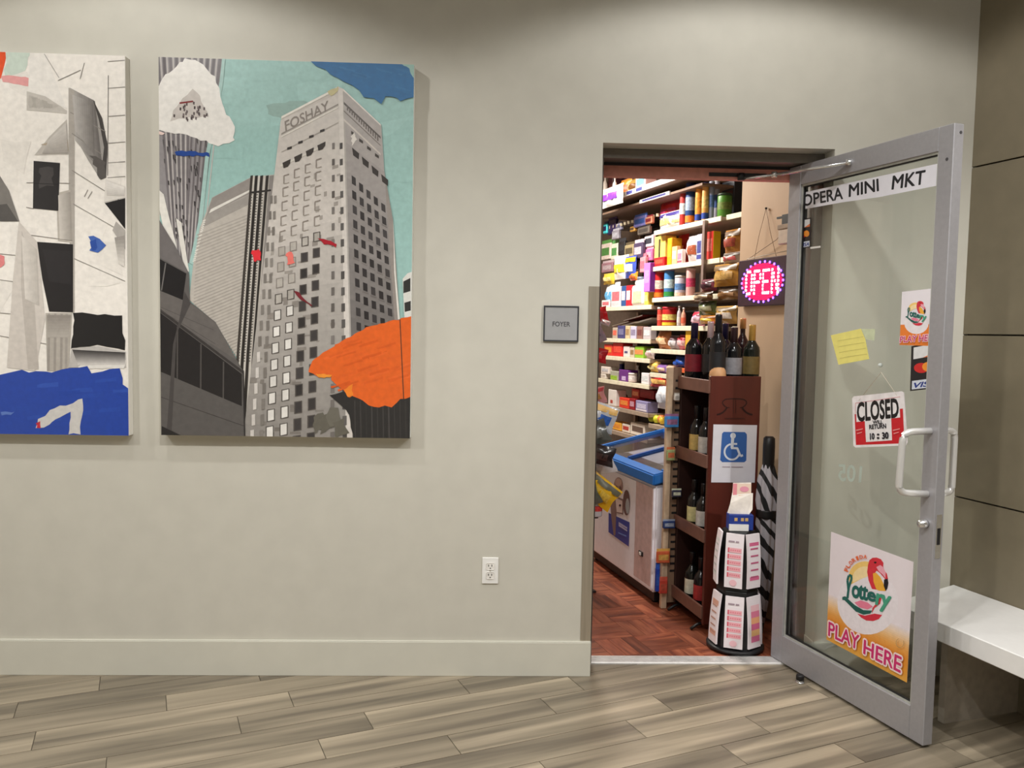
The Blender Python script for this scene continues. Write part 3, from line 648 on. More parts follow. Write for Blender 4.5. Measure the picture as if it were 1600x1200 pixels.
good('box', 999.5, 1022, 609, 'L5', (150, 24, 28), (160, 30, 34), 'candy_box', 'box', 'long dark red carton stacked beside orange end'+A, ins=.1, base=623)
good('box', 987, 1020, 623.5, 'L5', (110, 70, 50), (150, 100, 60), 'candy_box', 'box', 'brown carton carrying the dark red cartons'+A, ins=.12)
A = ' on the bottom shelf seen above the freezer'
good('box', 955, 971, 660, 'L6', (246, 180, 60), (240, 150, 60), 'snack_box', 'box', 'amber box'+A, ins=.03)
good('box', 972, 984, 663, 'L6', (236, 226, 214), (190, 70, 60), 'snack_box', 'box', 'white tray box with red print'+A, ins=.03)
good('box', 985, 1008, 662, 'L6', (240, 232, 220), (110, 90, 80), 'snack_tray', 'tray', 'long white tray'+A, ins=.03)
# ---- shaded end bay
good('can', 1108.5, 1117, 284, 'B1', (150, 160, 190), (90, 120, 180), 'water_bottle', 'bottle', 'clear blue bottle left of green jar on the end bay top shelf', ins=.05, lid=(180, 190, 210))
good('can', 1117, 1125, 282, 'B1', (190, 190, 210), (70, 100, 170), 'water_bottle', 'bottle', 'white and blue bottle behind green jar on the end bay top shelf', ins=.12, lid=(226, 226, 230))
good('can', 1122, 1144, 303, 'B1', (84, 140, 50), (110, 130, 60), 'pickle_jar', 'jar', 'squat green jar on the end bay top shelf', ins=.04, lid=(40, 60, 40))
good('box', 1128, 1148, 283, 'B1', (44, 48, 56), (90, 50, 50), 'storage_box', 'box', 'dark box behind the green jar', ins=.2)
bags = [(1127, 1150, 358, 396, (176, 120, 50), (150, 60, 40), 'amber and brown crisp bag beside the yellow box end'), (1124, 1150, 394, 412, (190, 176, 166), (200, 90, 90), 'clear bag with pink header below the amber bag'), (1110, 1146, 412, 447, (190, 140, 60), (200, 160, 90), 'large golden crisp bag with white edge by the lit sign'),
 (1115, 1148, 450, 468, (130, 96, 60), (150, 110, 70), 'brown crisp bag under the golden bag'), (1090, 1112, 436, 455, (130, 60, 80), (60, 30, 40), 'dark maroon pack hanging in front of pink canister'), (1078, 1106, 456, 470, (110, 80, 50), (200, 180, 150), 'dark olive bag with silver edges'), (1086, 1112, 470, 492, (90, 110, 60), (150, 150, 120), 'green bag hanging below the olive bag'),
 (1112, 1144, 478, 506, (190, 150, 80), (200, 190, 180), 'golden bag with clear end above the wine bottles'), (1088, 1112, 493, 506, (240, 150, 60), (250, 210, 90), 'orange and yellow flat bag above wine bottles')]
for i, (x0, x1, y0, y1, c, c2, d) in enumerate(bags):
    good('bag', x0, x1, y0, 1.8, c, c2, 'crisp_bag', 'bag', d, ins=-.1-.012*(i % 3), base=y1, dep=.07, gloss=.22, c3=dk(c, .6))
# ------------------------------------------------------------------ freezer chest
FA = math.atan2(.826, -.197)                        # direction of its long side
FD = Vector((math.cos(FA), math.sin(FA), 0)); FO = Vector((1.229, .926, 0))
LF, WF = .98, .56
fz = thing('chest_freezer', 'white ice cream chest freezer with blue rim and sliding glass lids', 'freezer', FO, FA-math.pi/2)
# local: y runs along the long side away from the door, x to the right (towards the shelves), front face x = 0
MAT_FZ = M((240, 238, 246), .35, 0, .03); MAT_RIM = M((36, 104, 180), .4, 0, .06)
hz0, hz1 = .725, .80
prof = [(0, .07), (WF, .07), (WF, hz1+.02), (0, hz0)]
def ext(name, prof, y0, y1, mat, parent, bev=0):
    bm = bmesh.new(); a = [bm.verts.new((x, y0, z)) for x, z in prof]; b = [bm.verts.new((x, y1, z)) for x, z in prof]; n = len(prof)
    bm.faces.new(a); bm.faces.new(b[::-1])
    for i in range(n): bm.faces.new([a[i], b[i], b[(i+1) % n], a[(i+1) % n]])
    if bev: bmesh.ops.bevel(bm, geom=list(bm.edges), offset=bev, segments=2, affect='EDGES')
    return bmobj(name, bm, mat, parent)
ext('cabinet', [(0, .07), (WF, .07), (WF, .76), (0, .66)], 0, LF, MAT_FZ, fz, .012)
boxes('plinth', [((.03, .03, .012), (WF-.03, LF-.03, .07))], MAT_BLACK, fz)
for x in (.05, WF-.05):
    for y in (.06, LF-.06): lathe('foot', [(.02, .0005), (.02, .03)], MAT_BLACK, fz, 10, cx=x, cy=y)
box('grille', (-.002, .02, .1), (0, .24, .65), M((206, 180, 178), .4, .1), fz)
box('switch', (-.008, .12, .24), (-.002, .17, .265), MAT_BLACK, fz)
box('switch_plate', (-.012, .135, .245), (-.008, .155, .26), MAT_WHITE, fz)
sl = lambda x: .735+.13*x/WF
def rimbar(name, x0, x1, y0, y1, mat, dz0=-.062, dz1=.0, parent=fz):
    bm = bmesh.new(); vs = []
    for y in (y0, y1):
        for x in (x0, x1):
            for dz in (dz0, dz1): vs.append(bm.verts.new((x, y, sl(x)+dz)))
    for f in ((0, 1, 3, 2), (4, 6, 7, 5), (0, 4, 5, 1), (2, 3, 7, 6), (0, 2, 6, 4), (1, 5, 7, 3)): bm.faces.new([vs[i] for i in f])
    bmesh.ops.bevel(bm, geom=list(bm.edges), offset=.007, segments=2, affect='EDGES')
    return bmobj(name, bm, mat, parent)
rimbar('rim', -.02, .05, -.02, LF+.02, MAT_RIM); rimbar('rim', WF-.05, WF+.02, -.02, LF+.02, MAT_RIM)
rimbar('rim', .05, WF-.04, -.02, .05, MAT_RIM); rimbar('rim', .05, WF-.04, LF-.022, LF+.02, MAT_RIM, -.04)
rimbar('lid_bar', .05, WF-.04, LF*.5-.018, LF*.5+.018, M((24, 76, 150), .35), -.02, .004)
MAT_GLASS2 = glass_material('freezer_glass', (.6, .62, .66), .2)
for y0, y1 in ((.045, LF*.5-.01), (LF*.5+.01, LF-.045)):
    mesh('glass_lid', [(.055, y0, sl(.055)-.012), (WF-.045, y0, sl(WF-.045)-.012), (WF-.045, y1, sl(WF-.045)-.012), (.055, y1, sl(.055)-.012)], [(0, 1, 2, 3)], MAT_GLASS2, fz)
mesh('tray', [(.05, .04, .705), (WF-.04, .04, .705), (WF-.04, LF-.04, .705), (.05, LF-.04, .705)], [(0, 1, 2, 3)], M((92, 78, 82), .5, 0, .6, 14), fz)
# picture on the front: ice cream cones over a blue panel
M_fz = wm(fz)
p0, nF = M_fz @ Vector((-.0015, 0, 0)), (M_fz.to_3x3() @ Vector((-1, 0, 0)))
pr = Print(lambda u, v: on_plane(u, v, p0, nF), nF)
q = lambda pts: [(915+x*.13333, 700+y*.13333) for x, y in pts]
pr.poly(q([(270, 760), (515, 870), (505, 1155), (268, 985)]), (62, 74, 160))
pr.poly(q([(285, 590), (350, 560), (440, 600), (440, 780), (360, 760), (350, 1020), (330, 1030), (300, 800)]), (140, 116, 112))
pr.poly(q([(350, 580), (430, 620), (430, 760), (365, 750)]), (220, 204, 200))
pr.disc(915+385*.13333, 700+440*.13333, 7, 13, (170, 140, 136)); pr.disc(915+385*.13333, 700+400*.13333, 5, 6, (206, 180, 170))
pr.disc(915+362*.13333, 700+480*.13333, 2, 5, (120, 92, 90)); pr.disc(915+408*.13333, 700+485*.13333, 2, 5, (110, 84, 84))
pr.disc(915+480*.13333, 700+640*.13333, 5.4, 20, (112, 84, 82)); pr.disc(915+492*.13333, 700+680*.13333, 3, 12, (170, 176, 180))
pr.disc(915+405*.13333, 700+672*.13333, 1.6, 1.8, (60, 40, 44))
for a, b in ((880, 905), (905, 935)): pr.poly(q([(390, a-15), (490, b+25), (490, b+45), (390, a+10)]), (190, 190, 224))
pr.poly(q([(385, 985), (480, 1025), (480, 1040), (385, 1000)]), (120, 150, 220))
pr.build('picture_panel', MAT_PRINT, fz)
# ------------------------------------------------------------------ crisp bags hanging just inside the left jamb
rk = thing('bag_rack', 'black wire rack of crisp bags just inside the left jamb', 'rack', (.80, 1.30, 0), GA-math.pi/2)
boxes('post', [((-.012, -.012, .012), (.012, .012, 1.75))], MAT_BLACK, rk); boxes('foot_frame', [((-.1, -.2, .001), (-.07, .2, .012)), ((-.1, -.015, .001), (.1, .015, .012)), ((.07, -.2, .001), (.1, .2, .012))], MAT_BLACK, rk)
for z in (1.55, 1.3, 1.05, .8, .55, .35): tube('hook_arm', [(0, 0, z), (.14, 0, z), (.145, 0, z+.015)], .004, MAT_BLACK, rk, 6)
lb = [(929, 951, 483, 507, (204, 36, 44), (180, 26, 36), None, 'round red bag topmost on the rack by the left jamb'), (942, 952, 500, 508, (232, 224, 224), (220, 190, 190), None, 'small white pack beside the red bag by the left jamb'),
 (926, 949, 506, 540, (150, 140, 156), (110, 90, 130), (176, 170, 176), 'grey purple bag second down on the rack by the left jamb'), (924, 945, 540, 562, (190, 30, 44), (206, 60, 60), None, 'red bag third down on the rack by the left jamb'),
 (922, 948, 608, 634, (214, 150, 150), (200, 150, 90), (170, 40, 50), 'rose and tan bag above the blue bag by the left jamb'), (924, 955, 626, 668, (206, 214, 224), (44, 100, 190), (240, 200, 120), 'white and blue crisp bag by the left jamb'),
 (920, 956, 660, 696, (92, 96, 92), (120, 124, 120), (70, 72, 70), 'dark grey foil bag by the left jamb'), (918, 955, 688, 718, (44, 38, 40), (70, 50, 50), None, 'black bag under the grey foil bag by the left jamb'),
 (916, 963, 705, 744, (214, 214, 218), (190, 190, 196), (150, 150, 156), 'silver foil bag level with the freezer rim'), (918, 953, 738, 778, (236, 190, 40), (240, 200, 80), (100, 100, 80), 'yellow crisp bag in front of the freezer picture'),
 (912, 942, 752, 790, (90, 92, 80), (110, 106, 90), None, 'olive grey bag under the yellow bag')]
KP = Vector((.86, 1.22, 0)); KN = Vector((-.25, -1, 0)).normalized(); KX = Vector((KN.y*-1, KN.x, 0)); KX = Vector((-KN.y, KN.x, 0))
for i, (x0, x1, y0, y1, c, c2, c3, d) in enumerate(lb):
    x0 -= 24 if x1-x0 > 15 else 4
    a = on_plane(x0, (y0+y1)/2, KP+KN*(.035*(i % 4)), KN); b = on_plane(x1, (y0+y1)/2, KP+KN*(.035*(i % 4)), KN); zt = on_plane((x0+x1)/2, y0, KP, KN).z; zb = on_plane((x0+x1)/2, y1, KP, KN).z
    w = (a-b).length; o = make_bag('crisp_bag', w*1.1, zt-zb, .06, c, c2, c3, .2, wr=.3); m = (a+b)/2
    o.location = (m.x, m.y, zb); o.rotation_euler = (0, R(36 if i == 9 else (-14, 18, -22, 12)[i % 4]), math.atan2(KX.y, KX.x)); tag(o, d, 'bag')
o = make_can('food_tin', .04, .095, (190, 190, 196), (200, 60, 56), lid=(200, 200, 204)); o.location = atZ(931, 806, .45)+Vector((0, 0, 0)); 
pp = on_plane(930, 806, KP, KN); o.location = pp; tag(o, 'grey tin with red band below the hanging bags by the left jamb', 'tin')
pz = pp.z; box('lower_tray', (-.1, -.16, pz-.01), (.12, .2, pz-.001), MAT_BLACK, rk)
# ------------------------------------------------------------------ slotted side rack between freezer and wine rack
ry = .87
ra, rb_ = atY(1038, 780, ry), atY(1076, 780, ry)
rw = rb_.x-ra.x; ztop = atY(1046, 574, ry).z
sr = thing('snack_rack', 'beige slotted end rack between the freezer and the wine stand', 'rack', (ra.x, ry, 0), R(8))
boxes('post', [((0, 0, 0), (.032, .03, ztop))], M((206, 180, 152), .45, .1), sr, .003)
boxes('side_panel', [((.033, .012, .03), (rw*.62, .024, ztop))], M((132, 106, 86), .5), sr)
stuff(boxes('slots', [((rw*.36, .0105, z/100), (rw*.58, .012, z/100+.012)) for z in range(20, int(ztop*100)-4, 4)], MAT_BLACK, sr))
for x0, x1, y0, y1, c, c2, d in [(1039, 1062, 647, 668, (70, 140, 206), (160, 110, 150), 'light blue card pack clipped to the beige rack post'), (1054, 1063, 614, 626, (220, 216, 210), (190, 184, 176), 'small white pack hanging in the slotted rack near its top'), (1042, 1056, 699, 720, (150, 160, 110), (200, 110, 70), 'green and red pack clipped to the beige rack post'),
  (1050, 1066, 764, 777, (60, 60, 80), (220, 224, 200), 'silver edged pack hanging halfway down the slotted rack'), (1036, 1056, 812, 826, (40, 60, 110), (150, 160, 180), 'dark blue pack by the third wine rail'), (1026, 1048, 858, 880, (190, 90, 56), (210, 160, 80), 'orange and red pack low on the slotted rack'), (1030, 1044, 902, 928, (190, 70, 56), (200, 90, 70), 'red pack lowest on the slotted rack'), (1024, 1032, 880, 925, (30, 60, 150), (40, 80, 170), 'tall blue pack at the freezer corner')]:
    a = atY(x0, y1, ry-.03); b = atY(x1, y0, ry-.03); o = make_hang('hanging_pack', b.x-a.x, b.z-a.z, c, c2, .02); o.location = ((a.x+b.x)/2, ry-.03+.02*((a.x+b.x)/2-ra.x), a.z); o.rotation_euler = (0, 0, R(8)); tag(o, d, 'packet')
# ------------------------------------------------------------------ wine rack
RA_ = R(10); WX = Vector((math.cos(RA_), math.sin(RA_), 0)); WYd = Vector((-math.sin(RA_)-.06, math.cos(RA_), 0)).normalized()
wa = Vector((1.418, .53, 0)); nW = Vector((WX.y, -WX.x, 0))
wtop = on_plane(1150, 588, wa, nW).z; wl = on_plane(1111, 588, wa, nW); wr_ = on_plane(1190, 588, wa, nW); wwid = (wr_-wl).dot(WX)
wx0 = (wl-wa).dot(WX)
wo = wa+WX*wx0
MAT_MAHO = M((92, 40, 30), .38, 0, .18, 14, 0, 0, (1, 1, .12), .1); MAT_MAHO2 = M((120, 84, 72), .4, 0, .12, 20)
wk = thing('wine_rack', 'dark mahogany wine stand with open left side and monogram on end panel', 'wine rack', wo, RA_)
WD = .37
def W_(x, y, z): return wm(wk) @ Vector((x, y, z))
zbp = .035
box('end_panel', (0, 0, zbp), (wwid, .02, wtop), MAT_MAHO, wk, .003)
box('rear_panel', (0, WD-.02, zbp), (wwid, WD, wtop-.02), M((46, 22, 18), .5), wk, .003)  # inner panels and shelves darkened in colour for the shade inside the stand
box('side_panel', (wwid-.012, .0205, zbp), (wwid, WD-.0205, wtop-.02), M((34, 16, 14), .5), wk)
railz = []
p1 = W_(-.012, .03, 0)
for y in (603, 720, 838, 960): railz.append(on_plane(1098, y, p1, -WX).z)
for z in railz:
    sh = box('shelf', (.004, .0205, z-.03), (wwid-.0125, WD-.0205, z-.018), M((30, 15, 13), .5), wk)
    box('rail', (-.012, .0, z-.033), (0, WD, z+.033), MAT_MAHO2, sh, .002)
for y in (.03, WD-.05):
    tube('foot', bend([(-.05, y, .008), (0, y+.01, .03), (wwid*.5, y+.01, .034)], .02), .008, MAT_BLACK, wk, 8); tube('foot', bend([(wwid+.02, y, .008), (wwid-.02, y+.01, .03), (wwid*.5, y+.01, .034)], .02), .008, MAT_BLACK, wk, 8)
# monogram: two mirrored letters with long tails and a fine line of lettering
pW = W_(0, -.0005, 0)
pr = Print(lambda u, v: on_plane(u, v, pW, nW), nW); mq = lambda x, y: (1100+x*.15, 580+y*.15); MG = (44, 20, 18)
for s in (-1, 1):
    mm = lambda x, y: mq(318+s*(x-318), y)
    pr.line([mm(318, 288), mm(360, 288), mm(410, 292), mm(438, 310), mm(444, 335), mm(425, 360), mm(398, 378)], 1.6, MG)
    pr.line([mm(398, 378), mm(410, 400), mm(440, 430), mm(478, 448), mm(504, 452)], 2.6, MG)
    pr.line([mm(330, 300), mm(330, 440)], .8, (60, 28, 24)); pr.line([mm(398, 378), mm(370, 380)], 1.0, MG)
pr.line([mq(215, 492), mq(425, 492)], 1.6, (70, 32, 26))
pr.build('monogram', MAT_PRINT, wk)
# wheelchair sheet taped to the panel
ac = Print(lambda u, v: on_plane(u, v, W_(0, -.0035, 0), nW), nW)
MAT_SHEET = M((232, 230, 238), .6, 0, .02)
sheet = [mq(98, 554), mq(552, 562), mq(527, 1160), mq(74, 1158)]
shp = [on_plane(u, v, W_(0, -.0012, 0), nW) for u, v in sheet]
vs = shp+[p+nW*.0015 for p in shp]
st = mesh('notice_sheet', vs, [(3, 2, 1, 0), (4, 5, 6, 7), (0, 1, 5, 4), (1, 2, 6, 5), (2, 3, 7, 6), (3, 0, 4, 7)], MAT_SHEET)
tag(st, 'white paper sheet with blue wheelchair symbol on the wine stand', 'notice')
bl_ = (58, 104, 176); wht = (222, 228, 240)
ac.poly([mq(x, y) for x, y in ((205, 632), (425, 634), (445, 655), (447, 680), (440, 930), (420, 948), (190, 946), (168, 925), (172, 880), (188, 650))], bl_)
ac.disc(*mq(302, 672), 4.4, 4.6, wht)
ac.line([mq(300, 690), mq(292, 800)], 4.6, wht); ac.line([mq(290, 756), mq(345, 758)], 3, wht); ac.line([mq(282, 800), mq(350, 803)], 3.4, wht); ac.line([mq(345, 800), mq(378, 885), mq(405, 875)], 3.4, wht)
ac.ring(*mq(290, 840), 13, 13.6, 2.9, wht, 20, 260)
ac.line([mq(190, 996), mq(270, 996)], 1.2, (176, 160, 172)); ac.line([mq(282, 997), mq(405, 998)], 1.2, (176, 160, 172))
ac.build('symbol', MAT_PAPER, st)
# bottles: standing on top
MAT_DARKGL = (18, 18, 22)
def wine(px, ytop, ybase, zb, wpx, c, c2, cap, label, capl=.3, y=None, **k):
    # stands at depth y inside the stand
    P = W_(0, y, 0); p = on_plane(px, ybase, P, nW); D = (p-CAM).dot(FW); r = wpx/2*D/FPX
    ht = on_plane(px, ytop, P, nW).z-zb
    o = make_bottle('wine_bottle', r, ht, c, c2, cap, wine=True, capl=capl, **k); o.location = (p.x, p.y, zb+.0005); tag(o, label, 'bottle'); return o, r, ht
ztp = railz[0]-.018
box('top_board', (.0, .0205, ztp+.02), (wwid-.0125, WD-.0205, ztp+.03), M((52, 24, 20), .5), wk)
ztp = ztp+.031
wine(1083, 505, 590, ztp, 27, MAT_DARKGL, (128, 24, 40), (34, 26, 64), 'dark wine bottle with tall red label and navy capsule, leftmost on the stand', y=.30, capl=.33)
wine(1108, 503, 590, ztp, 24, (20, 20, 20), (30, 30, 34), (214, 190, 196), 'dark bottle with silver and pink capsule, second from left on the stand', y=.22, capl=.36)
o, r, ht = wine(1120, 492, 590, ztp, 25, (22, 22, 26), (26, 26, 30), (26, 26, 34), 'tall black bottle with round tan label at the front of the stand', y=.07, capl=.3)
zl_ = on_plane(1117, 590, W_(0, .07, 0), nW).z-ztp; lathe('round_label', [(.041, 0), (.042, zl_+.012), (.04, zl_+.03), (.033, zl_+.047), (.02, zl_+.06), (.006, zl_+.066)], M((214, 164, 116), .5), o, 20, cy=-r*.3, z0=.002)
wine(1131, 506, 590, ztp, 23, (24, 20, 30), (28, 24, 30), (34, 28, 70), 'dark bottle with navy capsule behind the round tan label', y=.25, capl=.33)
wine(1145, 512, 590, ztp, 26, (22, 22, 26), (164, 164, 172), (60, 40, 46), 'dark bottle with large grey label in the middle of the stand', y=.1, capl=.3)
wine(1158, 498, 590, ztp, 22, (40, 12, 20), (30, 12, 18), (214, 160, 100), 'dark red bottle with tan stopper right of grey label', y=.26, capl=.16)
wine(1173, 508, 590, ztp, 25, (26, 32, 26), (126, 106, 60), (206, 164, 84), 'green sparkling bottle with gold foil neck, rightmost on the stand', y=.1, capl=.42)
for i, z in enumerate(railz[1:]):
    zf = z-.0175
    specs = [[((200, 170, 100), (30, 26, 24), 'yellow label'), ((200, 196, 190), (26, 26, 28), 'long white label')], [((214, 206, 150), (28, 26, 26), 'pale yellow label'), ((206, 202, 198), (30, 26, 26), 'white label')], [((214, 214, 196), (20, 22, 20), 'white label'), ((170, 50, 50), (24, 20, 22), 'red label')]][i]
    lev = ('upper', 'middle', 'lowest')[i]
    for j, (c2, c, d) in enumerate(specs):
        o = make_bottle('wine_bottle', .037, .26 if i else .275, c, c2, (30, 26, 28), wine=True, capl=.25); o.location = W_(.05, .25-.11*j, zf); tag(o, 'dark wine bottle with '+d+' on the '+lev+' inside shelf of the stand', 'bottle')
    for j in range(2):
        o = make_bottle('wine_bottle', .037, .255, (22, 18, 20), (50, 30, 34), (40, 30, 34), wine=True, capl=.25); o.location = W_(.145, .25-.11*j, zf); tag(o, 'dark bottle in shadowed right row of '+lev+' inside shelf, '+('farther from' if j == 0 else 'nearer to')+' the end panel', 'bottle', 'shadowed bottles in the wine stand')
# ------------------------------------------------------------------ lottery slip stand in the doorway
sp = atZ(1152, 1016, 0); ls = thing('slip_stand', 'black two tier carousel of pink play slips in the doorway', 'stand', (sp.x, sp.y+.04, 0), R(-20))
KB = M((22, 21, 24), .45)
def hexp(r, z0, r2, z1, n=6): return lathe_data([(r, z0), (r2, z1)], n)
lathe('base_plate', [(.135, .009), (.135, .022), (.125, .026)], KB, ls, 24)
lathe('lower_tier', [(.118, .026), (.095, .29), (.09, .3)], KB, ls, 6); lathe('upper_tier', [(.1, .3), (.098, .31), (.082, .56), (.075, .575)], KB, ls, 6)
lathe('shaft', [(.012, .57), (.012, .62)], KB, ls, 10)
SLP = (242, 232, 236)
def slips(name, ang, r0, r1, z0, z1, w, cols, label, bend_=.0):
    a = R(ang); n = Vector((math.cos(a), math.sin(a), 0)); t = Vector((-n.y, n.x, 0)); mt = wm(ls)
    g = thing(name, label, 'slips', mt @ (n*(r0+.006)+Z*z0), R(-20+ang+90)); 
    # local x along width, y towards the stand (-y outward)
    th = .008; vs, fs = [], []; N = 6; dz = (z1-z0); lean = r1-r0
    for k in range(N+1):
        s = k/N; y = -bend_*math.sin(math.pi*s)-lean*s*1.0
        for x in (-w/2, w/2): vs += [(x, y, dz*s), (x, y+th, dz*s)]
    for k in range(N):
        b = k*4; c = b+4; fs += [(b, b+2, c+2, c), (b+1, c+1, c+3, b+3), (b, c, c+1, b+1), (b+2, b+3, c+3, c+2)]
    fs += [(0, 1, 3, 2), (N*4, N*4+2, N*4+3, N*4+1)]
    mesh('paper_stack', vs, fs, M(SLP, .6, 0, .02), g)
    mw = wm(g)
    def f(u, v):
        s = v; return mw @ Vector((w*(u-.5), -bend_*math.sin(math.pi*s)-lean*s-.0008, dz*s))
    on = (mw.to_3x3() @ Vector((0, -1, 0))); p = Print(f, on)
    if cols == 'grid':
        for r in range(5): 
            v = .2+.115*r; p.poly([(.14, v), (.9, v), (.9, v+.085), (.14, v+.085)], (240, 176, 184)); p.poly([(.14, v), (.22, v), (.22, v+.085), (.14, v+.085)], (222, 92, 110))
            for i in range(5): p.poly([(.28+.12*i, v+.03), (.36+.12*i, v+.03), (.36+.12*i, v+.055), (.28+.12*i, v+.055)], (232, 130, 146), i > 0)
        p.poly([(.16, .845), (.5, .845), (.5, .875), (.16, .875)], (170, 150, 160)); p.poly([(.56, .845), (.74, .845), (.74, .875), (.56, .875)], (170, 150, 160))
        p.disc(.5, .1, .2, .06, (246, 196, 204))
    elif cols == 'bands':
        for i, c in enumerate(((226, 120, 160), (240, 190, 130), (222, 110, 150), (244, 176, 130), (230, 130, 160), (246, 200, 206))): p.poly([(.2, .12+.12*i), (.88, .12+.12*i), (.88, .24+.12*i), (.2, .24+.12*i)], c)
    else:
        p.poly([(.15, .15), (.88, .15), (.88, .85), (.15, .85)], cols)
        for r in range(5): p.poly([(.2, .2+.13*r), (.8, .2+.13*r), (.8, .23+.13*r), (.2, .23+.13*r)], dk(cols, .88))
    p.build('printed_face', MAT_PAPER, g); return g
for ang, c, d in ((-152, (222, 170, 150), 'orange printed slips at the left of the lower tier'), (-92, 'grid', 'pink grid play slips facing the lobby on the lower tier'), (-38, 'bands', 'pink and orange banded slips at the right of the lower tier'), (15, (240, 214, 220), 'pale slips at the rear right of the lower tier')):
    slips('slip_stack', ang, .112, .094, .035, .275, .085, c, d, .004)
for ang, c, d in ((-165, (226, 230, 226), 'white slips at the left of the upper tier'), (-98, 'grid', 'pink grid play slips facing the lobby on the upper tier'), (-42, (222, 110, 150), 'rose printed slips at the right of the upper tier')):
    slips('slip_stack', ang, .1, .084, .318, .57, .082, c, d, .006)
bc = thing('brochure_card', 'blue header card on top of the slip stand', 'card', wm(ls) @ Vector((0, -.01, .577)), R(-4))
box('holder', (-.055, -.03, 0), (.06, .03, .075), M((32, 58, 140), .4, 0, .1), bc, .003); box('front_lip', (-.055, -.04, 0), (.035, -.0305, .03), MAT_WHITE, bc)
for x in (-.03, .0, .02): box('seal', (x, -.031, .045), (x+.014, -.03, .06), M((206, 170, 110), .4), bc)
lf_ = thing('leaflet', 'pink and white leaflet leaning in the blue holder', 'leaflet', wm(ls) @ Vector((0, .0, .655)), R(-6))
mesh('sheet', [(-.062, -.02, .0), (.03, -.02, -.02), (.055, -.02, .02), (.058, -.005, .095), (-.05, -.02, .045), (-.038, -.002, .095), (.05, -.003, .1), (.05, .004, .145), (-.035, .003, .14)], [(0, 1, 2, 3, 5, 4), (5, 6, 7, 8)], M((246, 236, 226), .6), lf_)
m_ = wm(lf_); p = Print(lambda u, v: m_ @ Vector((-.036+.085*u, -.006+.004*v, .06+.078*v)), m_.to_3x3() @ Vector((0, -1, 0)), .0008)
p.poly([(0, 0), (1, 0), (1, 1), (0, 1)], (248, 220, 200)); p.poly([(0, 0), (.22, 0), (.22, 1), (0, 1)], (240, 150, 160)); p.disc(.62, .68, .25, .17, (240, 160, 180)); p.poly([(.3, .1), (.9, .1), (.9, .3), (.3, .3)], (246, 196, 160)); p.build('printed_face', MAT_PAPER, lf_)
# ------------------------------------------------------------------ folded zebra umbrella
up = atZ(1197, 1003, 0); um = thing('folded_umbrella', 'folded black and white zebra striped umbrella behind the wine stand', 'umbrella', (up.x+.02, up.y+.12, 0), 0)
um.scale = (.92, .92, .915)
def zebra():
    m = bpy.data.materials.new('zebra_cloth'); m.use_nodes = True; nt = m.node_tree; b = nt.nodes['Principled BSDF']; L = nt.links.new
    tc = nt.nodes.new('ShaderNodeTexCoord'); mp = nt.nodes.new('ShaderNodeMapping'); mp.inputs['Rotation'].default_value = (0, R(38), R(20)); mp.inputs['Scale'].default_value = (5, 5, 5)
    w = nt.nodes.new('ShaderNodeTexWave'); w.inputs['Scale'].default_value = .9; w.inputs['Distortion'].default_value = 5; w.inputs['Detail'].default_value = 1
    rp = nt.nodes.new('ShaderNodeValToRGB'); rp.color_ramp.interpolation = 'CONSTANT'; e = rp.color_ramp.elements; e[0].color = (.015, .015, .017, 1); e[1].position = .34; e[1].color = lin((190, 186, 192))+(1,)
    L(tc.outputs['Object'], mp.inputs[0]); L(mp.outputs[0], w.inputs['Vector']); L(w.outputs[0], rp.inputs[0]); L(rp.outputs[0], b.inputs['Base Color']); b.inputs['Roughness'].default_value = .6; return m
lathe('canopy', [(.012, .06), (.03, .2), (.045, .45), (.052, .62), (.046, .67), (.056, .74), (.05, .86), (.03, .93), (.02, .96)], zebra(), um, 40, pleat=.14, pn=8)
lathe('strap', [(.055, .645), (.056, .655), (.056, .685), (.055, .69)], MAT_BLACK, um, 24); lathe('ferrule', [(.006, .0005), (.008, .03), (.012, .062)], MAT_BLACK, um, 10)
lathe('handle', [(.024, .9), (.031, .92), (.032, 1.04), (.03, 1.08), (.02, 1.09)], MAT_BLACK, um, 16)
# ------------------------------------------------------------------ lit OPEN sign hanging on the tan wall
ON = -E*1.0
sa, sb = on_plane(1153, 445, TW0-E*.03, E), on_plane(1228, 432, TW0-E*.03, E)
ta_, tb_ = (sa-TW0).dot(G), (sb-TW0).dot(G)
zt_ = on_plane(1153, 408, TW0-E*.03, E).z; zb_ = on_plane(1153, 479, TW0-E*.03, E).z
sw, sh_ = ta_-tb_, zt_-zb_
os_ = thing('open_sign', 'lit red and blue LED sign hanging from a nail on the tan wall', 'sign', TW0+G*((ta_+tb_)/2)-E*.03+Z*zb_, RZ_RUN)
box('housing', (-sw/2, 0, 0), (sw/2, .022, sh_), M((74, 50, 62), .35), os_, .004)
def dots(name, pts, r, c, e):
    pa = []
    for x, z in pts: pa.append(([(x+r*math.cos(a*math.pi/3)*.8, -.004, z+r*math.sin(a*math.pi/3)) for a in range(6)]+[(x+r*1.1*math.cos(a*math.pi/3)*.8, .0, z+r*1.1*math.sin(a*math.pi/3)) for a in range(6)], [(5, 4, 3, 2, 1, 0)]+[(a, (a+1) % 6, 6+(a+1) % 6, 6+a) for a in range(6)]))
    V, F = merge(pa); return stuff(mesh(name, V, F, M(c, .4, 0, 0, 30, 0, e), os_))
cx, cz, ax, az = .01, sh_*.5, sw*.43, sh_*.42
dots('blue_lights', [(cx+ax*math.cos(a), cz+az*math.sin(a)) for a in [2*math.pi*i/26 for i in range(26)]], .0065, (120, 70, 255), 9)
